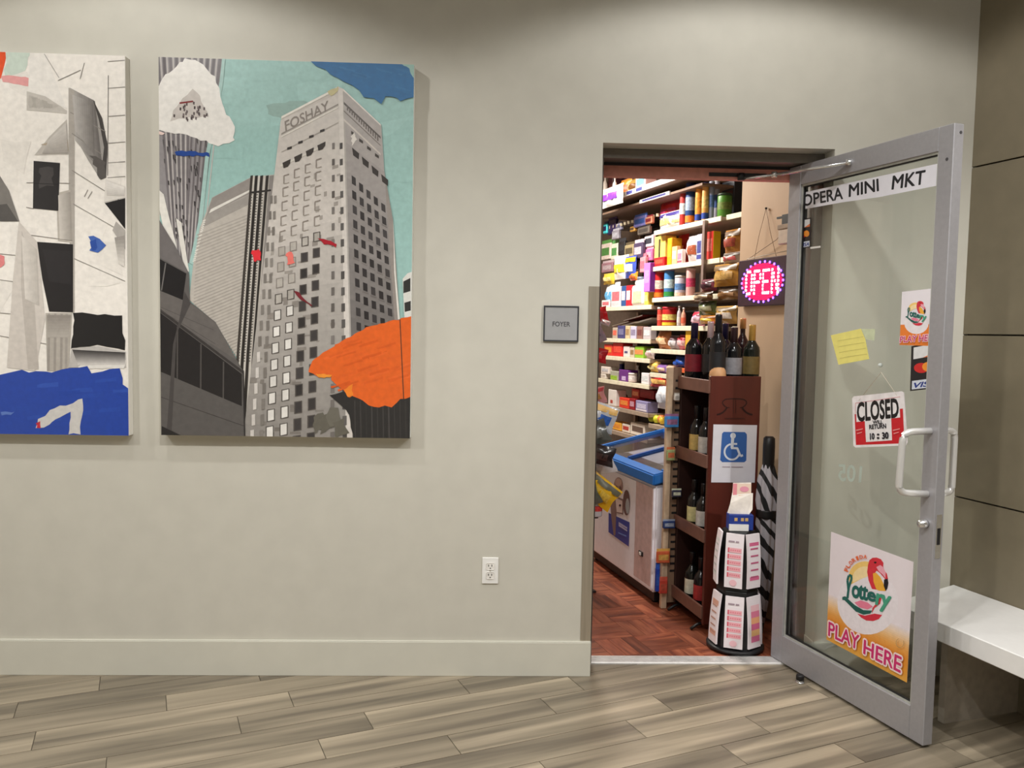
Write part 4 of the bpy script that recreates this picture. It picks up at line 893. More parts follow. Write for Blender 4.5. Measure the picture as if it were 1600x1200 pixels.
FONT5 = {'O': ['01110', '10001', '10001', '10001', '10001', '10001', '01110'], 'P': ['11110', '10001', '10001', '11110', '10000', '10000', '10000'], 'E': ['11111', '10000', '10000', '11110', '10000', '10000', '11111'], 'N': ['10001', '11001', '11001', '10101', '10011', '10011', '10001']}
wp, lit = [], set(); cw, ch = ax*1.62/23, az*1.1/6
for k, chh in enumerate('OPEN'):
    for r, rowp in enumerate(FONT5[chh]):
        for c_, bit in enumerate(rowp):
            x, z = cx-ax*.81+(k*6+c_+.5)*cw, cz+az*.55-r*ch
            if bit == '1': wp.append((x, z)); lit.add((k*6+c_, r))
dots('letter_lights', wp, .0072, (255, 236, 244), 7)
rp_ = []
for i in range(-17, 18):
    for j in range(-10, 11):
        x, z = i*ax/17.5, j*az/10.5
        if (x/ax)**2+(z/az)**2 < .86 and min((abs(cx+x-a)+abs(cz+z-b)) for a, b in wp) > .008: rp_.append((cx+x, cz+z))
dots('red_glow_dots', rp_, .0052, (255, 14, 60), 3.2)  # emissive dots filling the oval stand in for the red glow around the letters
nl = on_plane(1197, 326, TW0-E*.01, E); iv = wm(os_).inverted(); nlo = iv @ nl
lathe('nail', [(.006, -.003), (.006, .006)], MAT_BLACK, os_, 8, cx=nlo.x, cy=nlo.y, z0=nlo.z)
for x in (-.08, .11): tube('cord', [(nlo.x, nlo.y, nlo.z), ((nlo.x+x)/2, .01, (nlo.z+sh_)/2), (x, .01, sh_)], .0012, M((120, 90, 70), .6), os_, 5)
tube('cord', [(-.15, .01, sh_), (.1, .012, sh_+.085), (.2, .014, sh_+.15)], .0015, M((110, 84, 66), .6), os_, 5)
tube('cord', [(-.14, .008, sh_+.005), (.0, .004, sh_+.012), (.2, .004, sh_+.02)], .002, M((200, 190, 176), .5), os_, 5)
# small box with black bracket on the tan wall beside the door
dv = on_plane(1222, 366, TW0-E*.05, E); dw = thing('wall_sensor', 'small white device under a black bracket on the tan wall', 'device', (dv.x, dv.y, dv.z-.05), RZ_RUN)
box('body', (-.035, 0, 0), (.05, .04, .075), M((222, 206, 190), .4), dw, .005); box('top', (-.04, -.002, .075), (.05, .042, .1), M((170, 150, 130), .4), dw, .003); boxes('bracket', [((-.02, .01, .1), (.05, .035, .15)), ((-.07, .015, .135), (.03, .025, .145))], MAT_BLACK, dw)
# ------------------------------------------------------------------ glass door, swung open towards the lobby
DA = R(-72.5); HX = Vector((1.633, .192, 0)); DWd, DH, DT = .878, 2.245, .045
door = bpy.data.objects.new('door_1', None); COL.objects.link(door); door.location = HX; door.rotation_euler = (0, 0, DA); struct(door)
dm = wm(door); DX = dm.to_3x3() @ Vector((1, 0, 0)); DN = dm.to_3x3() @ Vector((0, -1, 0))
MAT_DOOR = M((166, 164, 168), .42, .35, .04, 60)
SHI, SFR, RB, RT_ = .078, .066, .135, .085
box('stile', (0, 0, .012), (SHI, DT, DH), MAT_DOOR, door, .0025); box('stile', (DWd-SFR, 0, .012), (DWd, DT, DH), MAT_DOOR, door, .0025)
box('rail', (SHI, .0005, .012), (DWd-SFR, DT-.0005, RB), MAT_DOOR, door, .0015); box('rail', (SHI, .0005, DH-RT_), (DWd-SFR, DT-.0005, DH), MAT_DOOR, door, .0015)
MAT_GL = glass_material('door_glass', (.905, .92, .905), .015)
gy = .0215
box('glass_pane', (SHI, gy, RB), (DWd-SFR, gy+.006, DH-RT_), MAT_GL, door)
for a, b in (((SHI, .008, RB), (SHI+.008, .0205, DH-RT_)), ((DWd-SFR-.008, .008, RB), (DWd-SFR, .0205, DH-RT_)), ((SHI+.008, .008, RB), (DWd-SFR-.008, .0205, RB+.008)), ((SHI+.008, .008, DH-RT_-.008), (DWd-SFR-.008, .0205, DH-RT_))): box('glazing_bead', a, b, M((196, 198, 192), .35, .4), door)
boxes('gasket', [((SHI+.008, .012, RB+.008), (SHI+.013, .021, DH-RT_-.008)), ((SHI+.013, .012, RB+.008), (DWd-SFR-.008, .021, RB+.013)), ((SHI+.013, .012, DH-RT_-.013), (DWd-SFR-.008, .021, DH-RT_-.008))], MAT_BLACK, door)
def dl(px, py, y=0): return dm.inverted() @ on_plane(px, py, dm @ Vector((0, y, 0)), DN)
# pull handle through the stile
ha, hb = dl(1472, 676), dl(1462, 775); hx = DWd-SFR*.55; HO = .105
MAT_PULL = M((226, 224, 222), .25, .4, .02)
hz1_, hz0_ = ha.z, hb.z
tube('pull_handle', bend([(hx, 0, hz1_), (hx-.02, -HO, hz1_-.004), (hx-.03, -HO, hz0_+.004), (hx, 0, hz0_)], .035), .0125, MAT_PULL, door, 12)
tube('pull_handle', bend([(hx, DT, hz1_), (hx, DT+.07, hz1_), (hx, DT+.07, hz0_), (hx, DT, hz0_)], .03), .0125, MAT_PULL, door, 12)
lk = dl(1446, 818); 
o = lathe('lock_cylinder', [(.017, 0), (.017, .012), (.012, .03), (.004, .032)], MAT_CHROME, door, 16); o.location = (hx+.0, 0, lk.z); o.rotation_euler = (R(90), 0, 0)
lz = lk.z-.04
pl = box('lock_plate', (DWd, .01, lz-.08), (DWd+.0015, DT-.01, lz+.08), MAT_CHROME, door); box('bolt', (DWd+.0015, .016, lz-.03), (DWd+.003, DT-.016, lz+.03), MAT_BLACK, pl)
for x, y, z in ((DWd+.0003, DT*.65, DH-.03), (DWd-.025, -.0003, DH-.12)): o = lathe('screw', [(.006, 0), (.006, .001)], M((90, 88, 92), .4, .5), door, 8); o.location = (x, y, z); o.rotation_euler = (R(90), 0, 0) if y < 0 else (0, R(90), 0)
# closer arm
c0, c1, c2 = atY(1152, 272, .24), None, dm @ Vector((dl(1328, 248).x, -.004, DH-.045))
elb = on_plane(1210, 267, (0, .12, 0), Vector((0, 1, 0))); elb.z = c2.z+.0
clo = thing('door_closer', 'slim door closer arm from the door top to the frame header', 'door closer', (c0.x, .202, 2.215))
iv = wm(clo).inverted()
L_ = lambda v: tuple(iv @ Vector(v))
box('track', (-.14, -.004, -.012), (.12, .0, .004), MAT_BLACK, clo); lathe('spindle', [(.016, -.03), (.016, .0)], MAT_BLACK, clo, 12, cy=-.02)
tube('arm', [(0, -.02, -.024), L_(elb)], .006, MAT_CHROME, clo, 8); tube('arm', [L_(elb), L_(c2)], .007, MAT_CHROME, clo, 8)
for p in (elb, c2): lathe('pivot', [(.013, -.01), (.013, .012)], MAT_CHROME, clo, 12, cx=L_(p)[0], cy=L_(p)[1], z0=L_(p)[2])
# floor stop
sp_ = atZ(1254, 1066, 0); fs_ = thing('door_stop', 'small metal and rubber door stop on the floor under the door', 'door stop', (sp_.x-.012, sp_.y, 0))
lathe('post', [(.014, .0005), (.014, .012)], MAT_CHROME, fs_, 14); lathe('rubber', [(.017, .012), (.017, .03), (.014, .034)], MAT_BLACK, fs_, 14); lathe('flange', [(.019, .0003), (.019, .003)], MAT_CHROME, fs_, 14)
# ---- everything stuck to the inside of the glass
def decal(y=.0185): 
    p0 = dm @ Vector((0, y, 0)); return Print(lambda u, v: on_plane(u, v, p0, DN), DN, .0001)
def backing(name, quad, y, mat, th=.0006):
    p0 = dm @ Vector((0, y, 0)); P = [on_plane(u, v, p0, DN) for u, v in quad]; n = len(P); vs = P+[p-DN*th for p in P]
    return mesh(name, vs, [tuple(range(n)), tuple(range(2*n-1, n-1, -1))]+[(i, (i+1) % n, n+(i+1) % n, n+i) for i in range(n)], mat)
YB = .0205
# shop name strip
cs = lambda x, y: (1190+x*.21875, 180+y*.21875)
q = [cs(286, 555), cs(1262, 345), cs(1270, 500), cs(840, 585), cs(560, 625), cs(286, 675)]
ns = tag(backing('name_strip', q, YB-.0004, MAT_SHEET), 'white paper strip lettered with the shop name across the door top', 'sign')
for wd, qd in (('OPERA', [cs(292, 573), cs(575, 513), cs(580, 598), cs(294, 652)]), ('MINI', [cs(626, 498), cs(832, 455), cs(836, 540), cs(624, 583)]), ('MKT', [cs(940, 435), cs(1170, 393), cs(1162, 490), cs(930, 530)])):
    p = decal(YB-.0006); p.text(wd, qd, (28, 28, 34), .022); stuff(p.build('lettering', MAT_PAPER, ns))
# payment stickers
def paysticker(q, label, part=True):
    o = tag(backing('payment_sticker', q, YB-.0004, M((34, 32, 36), .35)), label, 'sticker'); p = decal(YB-.0006); B = lambda u, v: Print.bil(q, u, v)
    p.quad(q, .08, .04, .92, .3, (226, 226, 228), False); p.poly([B(.4, .3), B(.92, .2), B(.92, .3)], (230, 120, 60))
    a = B(.36, .52); b = B(.64, .52); rx = (B(.6, .5)[0]-B(.35, .5)[0]); ry = abs(B(.5, .61)[1]-B(.5, .5)[1])
    p.disc(a[0], a[1], rx, ry, (206, 40, 40)); p.disc(b[0], b[1], rx, ry, (240, 150, 50)); 
    p.quad(q, .06, .78, .94, .97, (214, 220, 232), False); p.text('VISA', [B(.14, .83), B(.88, .83), B(.88, .94), B(.14, .94)], (40, 60, 140), .03, .25)
    p.build('printed_face', MAT_PRINT, o); return o
paysticker([(1424, 541), (1470, 532), (1468, 606), (1422, 611)], 'dark payment card sticker below the small lottery sticker')
paysticker([(1250, 343), (1267, 340), (1266, 386), (1249, 389)], 'dark payment card sticker near the hinge under the name strip')
tag(backing('tape_piece', [(1266, 386), (1282, 384), (1282, 387), (1266, 389)], YB-.0004, MAT_WHITE), 'thin white tape piece right of the hinge side payment sticker', 'tape')
# sticky note
sn = backing('sticky_note', [(1298, 524), (1345, 513.5), (1352, 530), (1358, 561), (1310, 570)], YB-.002, M((240, 230, 130), .6, 0, .04))
tag(sn, 'yellow sticky note with faint handwriting on the door glass', 'note'); p = decal(YB-.0022)
for i in range(4): p.line([(1309+i, 533+9*i), (1325+i, 530+9*i), (1349+i*2, 526+9*i)], .5, (196, 186, 110))
p.build('handwriting', MAT_PAPER, sn)
tag(backing('tape_piece', [(1346, 514), (1367, 514), (1366, 532), (1353, 530)], YB-.0003, M((206, 214, 180), .5)), 'pale translucent tape scrap right of the sticky note', 'tape')
# lottery poster
def flamingo(p, X, k=1):
    # X maps crop coordinates (738 x 1200) to picture pixels; drawn as layers of flat colour
    sun = [X(330+118*math.cos(R(a)), 375+112*math.sin(R(a))) for a in range(150, 335, 12)]
    p.poly(sun, (246, 206, 120)); p.poly([X(330+90*math.cos(R(a)), 390+90*math.sin(R(a))) for a in range(165, 335, 12)], (250, 224, 170))
    for i in range(0, 1): pass
    p.poly([X(*q) for q in ((352, 290), (362, 255), (385, 238), (415, 236), (445, 248), (464, 275), (462, 300), (470, 330), (488, 352), (497, 392), (485, 405), (470, 385), (440, 350), (415, 330), (400, 350), (392, 385), (415, 468), (380, 462), (356, 400), (346, 340))], (216, 52, 66))
    p.poly([X(*q) for q in ((388, 350), (410, 345), (440, 375), (462, 420), (480, 478), (430, 475), (412, 465), (392, 410))], (240, 176, 60))
    p.poly([X(*q) for q in ((412, 305), (440, 290), (462, 305), (480, 345), (478, 385), (455, 355), (430, 335))], (240, 170, 186))
    p.poly([X(*q) for q in ((468, 395), (494, 388), (500, 420), (492, 460), (480, 478), (466, 440))], (26, 24, 30))
    p.disc(*X(405, 272), 2.2*k, 1.6*k, (40, 20, 20), 8)
    p.poly([X(*q) for q in ((275, 640), (330, 655), (400, 640), (455, 650), (430, 680), (390, 694), (340, 690), (305, 670))], (212, 44, 66))
    p.poly([X(*q) for q in ((380, 640), (400, 600), (440, 570), (450, 530), (430, 520), (416, 560), (385, 600))], (214, 60, 70))
    p.poly([X(*q) for q in ((255, 560), (300, 545), (350, 560), (388, 590), (350, 610), (290, 595))], (232, 128, 156))
    p.poly([X(*q) for q in ((168, 520), (190, 515), (215, 540), (260, 580), (320, 615), (385, 618), (370, 640), (320, 648), (265, 625), (215, 575), (185, 545), (170, 540))], (30, 92, 84))
def lottery_word(p, X, k=1):
    g = (34, 104, 96); g2 = (70, 160, 130)
    q = lambda *a: [X(*b) for b in a]
    p.line(q((168, 535), (205, 530), (212, 470), (205, 400), (215, 365), (232, 362), (235, 390), (215, 450), (205, 525)), 3.4*k, g)
    p.text('ott', q((240, 420), (350, 452), (352, 545), (240, 520)), g, .035, .12, space=.85)
    p.text('e', q((352, 478), (405, 492), (407, 555), (354, 542)), g, .04, .1)
    p.text('ry', q((408, 494), (520, 520), (516, 640), (412, 610)), g2, .035, .2, space=.85)
X6 = lambda x, y: (1280+x*.21680, 820+y*.21667)
pq = [X6(86, 50), X6(680, 268), X6(632, 1138), X6(52, 826)]
lp = tag(backing('lottery_poster', pq, YB-.0008, M((236, 226, 232), .45, 0, .01)), 'large square lottery poster with flamingo emblem low on the door', 'poster')
p = decal(YB-.001); B = lambda u, v: Print.bil(pq, u, v)
cols = [(236, 226, 232), (240, 214, 190), (238, 190, 130), (232, 160, 76), (226, 146, 54), (226, 148, 52), (228, 156, 56), (230, 166, 66)]
for i in range(24):
    v0 = .56+.44*i/24; s = i/23*(len(cols)-1); a = int(min(s, len(cols)-1.001)); fr_ = s-a; c = tuple(cols[a][j]*(1-fr_)+cols[min(a+1, len(cols)-1)][j]*fr_ for j in range(3)); p.quad(pq, 0, v0, 1, v0+.44/24+.001, c)
p.poly([X6(350+255*math.cos(R(a))*.86, 560+232*math.sin(R(a))) for a in range(0, 360, 12)], (238, 230, 236))
flamingo(p, X6); lottery_word(p, X6)
for i, ch in enumerate('FLORIDA'):
    a = R(200+12*i); ex, ey = 335+140*math.cos(a)*1.02, 372+142*math.sin(a); t = (math.cos(a+math.pi/2), math.sin(a+math.pi/2)); n_ = (math.cos(a), math.sin(a)); w_, h_ = (5 if ch == 'I' else 11), 14
    cn = lambda s, u: X6(ex+t[0]*s*w_+n_[0]*u*h_, ey+t[1]*s*w_+n_[1]*u*h_); p.text(ch, [cn(-1, 1), cn(1, 1), cn(1, -1), cn(-1, -1)], (232, 110, 60), .03)
for off, c, bo in ((0, (250, 226, 226), .1), (0, (206, 40, 110), .02)):
    p.text('PLAY', [X6(80, 698), X6(300, 798), X6(292, 900), X6(76, 796)], c, bo); p.text('HERE', [X6(336, 828), X6(605, 955), X6(596, 1065), X6(330, 926)], c, bo)
p.ring(*X6(594, 850), 6.5, 7.5, .9, (190, 150, 100), -30, 250); p.build('printed_face', MAT_PRINT, lp)
# small lottery sticker
X7 = lambda x, y: (1220+x*.33333, 400+y*.33333)
sq = [(1409.5, 456), (1472, 449), (1468, 541), (1405.5, 539)]
sk = tag(backing('lottery_sticker', sq, YB-.0005, M((236, 230, 236), .45, 0, .01)), 'small lottery sticker with flamingo emblem behind the door stile', 'sticker'); p = decal(YB-.0007)
p.quad(sq, 0, .62, 1, 1, (236, 130, 50), False); p.disc(1432, 505, 19, 17, (240, 232, 236))
Xs = lambda x, y: (1432+(x-345)*.094, 490+(y-470)*.084)
flamingo(p, Xs, .42); lottery_word(p, Xs, .42)
p.text('PLAY HERE', [(1408, 526), (1464, 522), (1463, 532), (1407, 535)], (250, 220, 226), .09); p.text('PLAY HERE', [(1408, 526), (1464, 522), (1463, 532), (1407, 535)], (206, 50, 110), .02); p.build('printed_face', MAT_PRINT, sk)
# hanging CLOSED sign (card hung by a string, stands off the glass)
cl = [X7(*c) for c in ((334, 668), (342, 658), (565, 634), (577, 640), (594, 875), (586, 888), (350, 898), (340, 890))]
CY = .004
cd_ = tag(backing('closed_sign', cl, CY, M((238, 232, 234), .4), .002), 'red and white closed sign with return time hanging on a string', 'sign'); p = decal(CY-.0002)
q = [X7(346, 742), X7(572, 715), X7(580, 878), X7(352, 886)]; p.poly(q, (206, 30, 42))
p.line([X7(350, 690), X7(560, 660)], .7, (200, 90, 100)); p.line([X7(350, 690), X7(350, 780)], .5, (200, 90, 100))
p.poly([X7(*c) for c in ((352, 700), (556, 668), (560, 757), (355, 778))], (240, 236, 238)); p.poly([X7(*c) for c in ((394, 770), (518, 760), (522, 864), (400, 872))], (240, 236, 238))
p.text('CLOSED', [X7(358, 690), X7(550, 668), X7(553, 754), X7(360, 775)], (24, 22, 26), .035)
p.text('WILL', [X7(432, 772), X7(478, 769), X7(478, 785), X7(433, 788)], (30, 28, 34), .04); p.text('RETURN', [X7(416, 792), X7(494, 786), X7(495, 807), X7(417, 812)], (30, 28, 34), .04)
p.text('10', [X7(420, 832), X7(440, 831), X7(440, 858), X7(421, 860)], (30, 28, 40), .05); p.text(':', [X7(455, 834), X7(462, 834), X7(462, 856), X7(455, 856)], (30, 28, 40), .05); p.text('30', [X7(478, 828), X7(506, 826), X7(507, 855), X7(479, 857)], (30, 28, 40), .05)
for x in (372, 545): p.poly([X7(x-16, 815), X7(x+16, 808), X7(x+16, 812), X7(x-16, 820)], (240, 160, 160)); p.poly([X7(x-12, 830), X7(x+12, 824), X7(x+12, 828), X7(x-12, 835)], (240, 150, 150))
p.build('printed_face', MAT_PRINT, cd_)
pt = lambda x, y, yy: on_plane(*X7(x, y), dm @ Vector((0, yy, 0)), DN)
hkp = pt(470, 545, .014)
tube('string', [pt(366, 678, CY), hkp, pt(545, 655, CY)], .0012, M((214, 204, 186), .6), cd_, 5, world=True)
vs, fs = lathe_data([(.008, 0), (.008, .006), (.004, .012)], 12); hk_ = mesh('suction_hook', vs, fs, M((214, 220, 216), .2), cd_, True); hk_.location = pt(470, 512, .0205); hk_.rotation_euler = (R(90), 0, DA)
# door number on the lobby side, read from behind
vn = Print(lambda u, v: on_plane(u, v, dm @ Vector((0, gy+.0065, 0)), DN), -DN)
vn.text('105', [X7(270, 975), X7(380, 985), X7(374, 1062), X7(272, 1052)], (236, 246, 242), .02, 0, True); tag(vn.build('door_number', MAT_PRINT), 'pale door number on the far side of the glass, seen reversed', 'sign')
# ------------------------------------------------------------------ bench along the side wall
bn = thing('wall_bench', 'white floating bench along the side wall behind the door', 'bench', cr, math.atan2(SW.y, SW.x))
# local x along the side wall, local -y into the room or +y: find sign
bm_ = wm(bn).to_3x3() @ Vector((0, 1, 0)); sg = 1 if bm_.dot(SN) > 0 else -1
def sb_(name, x0, x1, y0, y1, z0, z1, mat, bev=0):
    a, b = sorted((sg*y0, sg*y1)); return box(name, (x0, a, z0), (x1, b, z1), mat, bn, bev)
zb0 = .345
bm = bmesh.new(); a0 = .43
pts = [(-a0*0+.006, .001), (.006+a0*.29, a0)]
prof_ = [(.02, .001), (3.2, .001), (3.2, a0+.02), (.02+.29*a0, a0+.02)]
lo_ = [bm.verts.new((x, sg*y, zb0)) for x, y in prof_]; hi_ = [bm.verts.new((x, sg*y, .42)) for x, y in prof_]
bm.faces.new(lo_); bm.faces.new(hi_[::-1])
for i in range(4): bm.faces.new([lo_[i], lo_[(i+1) % 4], hi_[(i+1) % 4], hi_[i]])
bmesh.ops.bevel(bm, geom=list(bm.edges), offset=.003, segments=1, affect='EDGES')
bmobj('seat_slab', bm, M((240, 238, 236), .18, 0, .015), bn)
sb_('support_panel', .33, .36, .001, .38, 0.0005, zb0-.001, M((170, 160, 146), .5)); sb_('support_panel', 2.3, 2.33, .001, .38, 0.0005, zb0-.001, MAT_WALLT)
# ------------------------------------------------------------------ outlet, foyer sign
ot = thing('wall_outlet', 'white duplex power outlet low on the wall', 'outlet', (.3215, -.0003, .405))
box('plate', (-.035, -.006, 0), (.035, 0, .115), MAT_WHITE, ot, .002)
for z in (.022, .062):
    so = box('socket', (-.017, -.0085, z), (.017, -.006, z+.03), M((232, 228, 222), .35), ot, .004)
    boxes('slots', [((-.009, -.009, z+.014), (-.006, -.0084, z+.023)), ((.005, -.009, z+.014), (.008, -.0084, z+.023)), ((-.002, -.009, z+.004), (.002, -.0084, z+.009))], MAT_BLACK, so)
o = lathe('screw', [(.003, 0), (.003, .001)], MAT_CHROME, ot, 8); o.location = (0, -.006, .0575); o.rotation_euler = (R(90), 0, 0)
fy = thing('foyer_sign', 'square grey foyer plaque with dark frame left of the doorway', 'sign', (.6035, -.0003, 1.455))
box('plate', (-.072, -.008, .002), (.072, 0, .147), M((178, 178, 180), .35, .4, .03), fy)
boxes('frame', [((-.0745, -.0105, -.001), (-.069, 0, .15)), ((.069, -.0105, -.001), (.0745, 0, .15)), ((-.069, -.0105, -.001), (.069, 0, .005)), ((-.069, -.0105, .144), (.069, 0, .15))], M((70, 72, 78), .35, .5), fy)
m2 = wm(fy); p = Print(lambda u, v: m2 @ Vector((u, -.0083, v)), Vector((0, -1, 0)))
p.text('FOYER', [(-.036, .083), (.038, .083), (.038, .063), (-.036, .063)], (74, 72, 76), .02); stuff(p.build('lettering', MAT_PRINT, fy))
# ------------------------------------------------------------------ the two large canvases
TY = -.045
def canvas(label, x0, x1, z0, z1):
    o = thing('wall_canvas', label, 'painting', ((x0+x1)/2, -.0005, z0)); w, h = x1-x0, z1-z0
    box('stretcher', (-w/2, TY+.0005, 0), (w/2, 0, h), M((232, 229, 222), .4, 0, .02), o, .002); return o
P1 = canvas('large canvas cut by the left edge, white angular building over a blue base', -2.215, -1.186, 1.031, 2.572)
P2 = canvas('large canvas of a tall stone tower with teal sky and orange brushstroke', -1.054, -.025, 1.036, 2.572)
def wall_print(lim):
    p = Print(lambda u, v: atY(u, v, TY), Vector((0, -1, 0)), .00004); return p
# clip in wall coordinates: print polygons are clipped against the canvas outline
class ArtPrint(Print):
    def poly(s, pts, col, same=False):
        if not same: s.k += 1
        w = [atY(*s.sub(*p), TY) for p in pts]; c = clip([(a.x, a.z) for a in w], *s.rect)
        if len(c) < 3: return
        b = len(s.V); s.V += [Vector((x, TY-s.step*s.k, z)) for x, z in c]; s.F.append(tuple(range(b, b+len(c)))); s.Cc.append(lin(col)+(1,))
def art(rect, sub):
    p = ArtPrint(lambda u, v: atY(u, v, TY), Vector((0, -1, 0)), .000015); p.rect = rect; p.sub = sub; return p
rn = random.Random(5)
def jit(c, a): k = rn.uniform(-a, a); return tuple(max(0, min(255, v+k)) for v in c)
def fan(p, q, n, f, along='u', gap=0):
    for i in range(n):
        c = f(i, i/n)
        if c is None: continue
        if along == 'u': p.quad(q, i/n, 0, (i+1-gap)/n, 1, c)
        else: p.quad(q, 0, i/n, 1, (i+1-gap)/n, c)
a = art((-1.053, 1.037, -.026, 2.571), lambda x, y: (230+x*.275, 70+y*.275))
a.poly([(-50, -50), (1700, -50), (1700, 2500), (-50, 2500)], (158, 196, 190))
for i in range(40):      # brush variation in the sky
    x, y = rn.uniform(350, 1500), rn.uniform(60, 1100); a.poly(rag([(x, y), (x+rn.uniform(120, 300), y+rn.uniform(-20, 20)), (x+rn.uniform(120, 300), y+rn.uniform(60, 160)), (x, y+100)], 12, 60, i), jit((160, 198, 192), 4))
a.poly(rag([(680, 340), (850, 320), (960, 330), (860, 400), (780, 420), (690, 400)], 6, 30), (146, 176, 168))
# left tower, fluted
lt_ = [(55, 55), (430, 65), (238, 1240), (150, 1240)]
lt_ = [(50, 50), (428, 60), (270, 1260), (20, 900)]
a.poly([(40, 50), (428, 60), (412, 210), (330, 640), (290, 1010), (240, 1240), (150, 1240), (55, 900)], (150, 145, 146))
for i in range(11):
    x0 = 50+i*36; x1 = x0+17; b0 = 105+i*15; b1 = b0+7
    a.poly([(x0, 50), (x1, 50), (b1+40 if i < 6 else b1+20, 1240), (b0+40 if i < 6 else b0+20, 1240)], jit((112, 106, 108), 14))
    a.poly([(x1+4, 50), (x1+12, 50), (b1+48, 1240), (b1+44, 1240)], jit((196, 190, 186), 8))
for i in range(60):
    v = rn.uniform(520, 1150); u = rn.uniform(0, 1); xl, xr = 70+(v-500)*.13, 335-(v-560)*.12; x = xl+(xr-xl)*u; a.poly([(x, v), (x+rn.uniform(6, 12), v+3), (x+rn.uniform(8, 12), v+rn.uniform(20, 50)), (x+2, v+24)], jit((74, 70, 71), 22))
a.poly([(428, 60), (412, 210), (330, 640), (290, 1010), (240, 1240), (262, 1250), (312, 1020), (352, 640), (432, 220), (446, 60)], (168, 200, 194))
wb = rag([(195, 90), (245, 82), (295, 98), (340, 140), (380, 180), (412, 250), (424, 320), (450, 390), (495, 460), (490, 548), (405, 570), (330, 545), (200, 512), (52, 485), (46, 260), (90, 205), (110, 165), (175, 130), (180, 105)], 9, 24, 2)
a.poly(wb, (240, 236, 230))
a.poly(rag([(262, 250), (290, 275), (312, 320), (330, 360), (348, 410), (290, 412), (210, 420), (130, 432), (150, 370), (185, 330), (225, 285)], 5, 25, 3), (206, 198, 192))
for i in range(30): x = rn.uniform(150, 340); y = rn.uniform(300+abs(x-262)*.7, 420); a.poly([(x, y), (x+10, y+3), (x+8, y+20), (x-1, y+16)], jit((96, 84, 84), 25))
a.line([(185, 332), (262, 322)], 9, (130, 36, 40)); a.poly(rag([(50, 490), (100, 500), (95, 515), (48, 512)], 4, 15), (240, 214, 206))
a.poly(rag([(160, 612), (200, 602), (355, 615), (352, 635), (165, 630)], 5, 18, 4), (36, 72, 148))
a.poly([(62, 820), (95, 850), (120, 960), (165, 1130), (190, 1290), (160, 1240), (90, 1030), (64, 900)], (232, 228, 220)); a.poly([(165, 985), (195, 1010), (225, 1200), (240, 1290), (215, 1290), (190, 1150)], (226, 222, 214))
# mid building with fine ribs
mb = [(300, 1040), (590, 790), (560, 2000), (240, 1500)]
mid = [(370, 868), (592, 752), (722, 738), (690, 1250), (640, 1640), (560, 2140), (520, 1790), (380, 1570), (240, 1450), (262, 1250), (300, 1040)]
a.poly(mid, (190, 183, 174))
a.poly([(370, 870), (590, 755), (590, 845), (345, 965), (330, 990)], (150, 143, 138)); a.poly([(362, 935), (588, 822), (588, 834), (352, 958)], (226, 222, 214))
a.poly([(330, 990), (345, 965), (585, 850), (585, 905), (312, 1040)], (160, 154, 148))
for i in range(20): y = 1010+i*2; x = 316-i*2.2; a.poly([(316-i*3, 1000+i*12), (332-i*3, 992+i*12), (334-i*3, 998+i*12), (318-i*3, 1006+i*12)], (226, 222, 214), i > 0)
for i in range(46):
    y = 960+i*19; a.poly([(285-(i*1.0 if i < 40 else 40), y+118), (584-i*1.6, y), (584-i*1.6, y+7), (285-(i*1.0 if i < 40 else 40), y+125)], jit((170, 163, 155), 5))
for k, (x, w, c) in enumerate(((588, 14, (60, 54, 50)), (604, 8, (206, 200, 190)), (614, 16, (40, 36, 34)), (634, 8, (210, 204, 196)), (644, 16, (44, 40, 38)), (664, 9, (200, 194, 186)), (676, 16, (44, 40, 38)), (696, 24, (140, 134, 130)))):
    s = -.078; a.poly([(x, 745), (x+w, 742), (x+w+s*1000+(-6 if k > 4 else 0), 1750), (x+s*1000, 1750)], c, k > 0)
    a.poly([(x+s*1000, 1750), (x+w+s*1000, 1750), (x+w*.6-78-20, 2230), (x-78-30, 2230)], c, True)
a.poly([(586, 835), (705, 822), (705, 832), (586, 848)], (50, 46, 44))
for i in range(60):
    y = 850+i*16; s = -.078*(y-745)
    for x in (598, 630, 660): a.poly([(x+s, y), (x+9+s, y-1), (x+9+s, y+5), (x+s, y+6)], (90, 84, 80), True)
# stone tower
a.poly([(765, 408), (1085, 238), (1122, 262), (1142, 1200), (1172, 2240), (540, 2240), (640, 1664), (690, 1200), (735, 720)], (196, 188, 180))
LF_ = [(752, 560), (1065, 470), (1040, 2240), (560, 2240)]
for i in range(22):     # stone gets greyer towards the street in the print
    v0, v1 = i/22, (i+1)/22; k = 205-62*max(0, (i-7)/15)**.8; a.quad([(760, 430), (1120, 262), (1172, 2240), (545, 2240)], 0, v0, 1, v1, jit((k, k*.965, k*.93), 2), i > 0)
for i in range(60):
    u, v = rn.random(), rn.uniform(.2, 1); a.quad([(760, 430), (1120, 262), (1172, 2240), (545, 2240)], u, v, min(1, u+rn.uniform(.03, .1)), v+rn.uniform(.004, .02), jit((176-50*v, 168-48*v, 160-46*v), 9), False)
RF = [(1118, 255), (1330, 455), (1452, 2240), (1172, 2240)]
a.poly([(1118, 255), (1325, 450), (1345, 700), (1398, 1000), (1436, 1560), (1455, 2240), (1172, 2240), (1142, 1200)], (150, 142, 136))
for i in range(20):
    k = 176-100*(i/20)**1.1; a.quad(RF, 0, i/20, 1, (i+1)/20, jit((k, k*.96, k*.94), 3), i > 0)
a.poly([(1085, 238), (1120, 255), (1142, 1200), (1172, 2240), (1130, 2240), (1112, 1200)], (214, 207, 200))
a.poly([(1112, 262), (1122, 268), (1146, 1200), (1176, 2240), (1166, 2240), (1138, 1200)], (176, 170, 164))
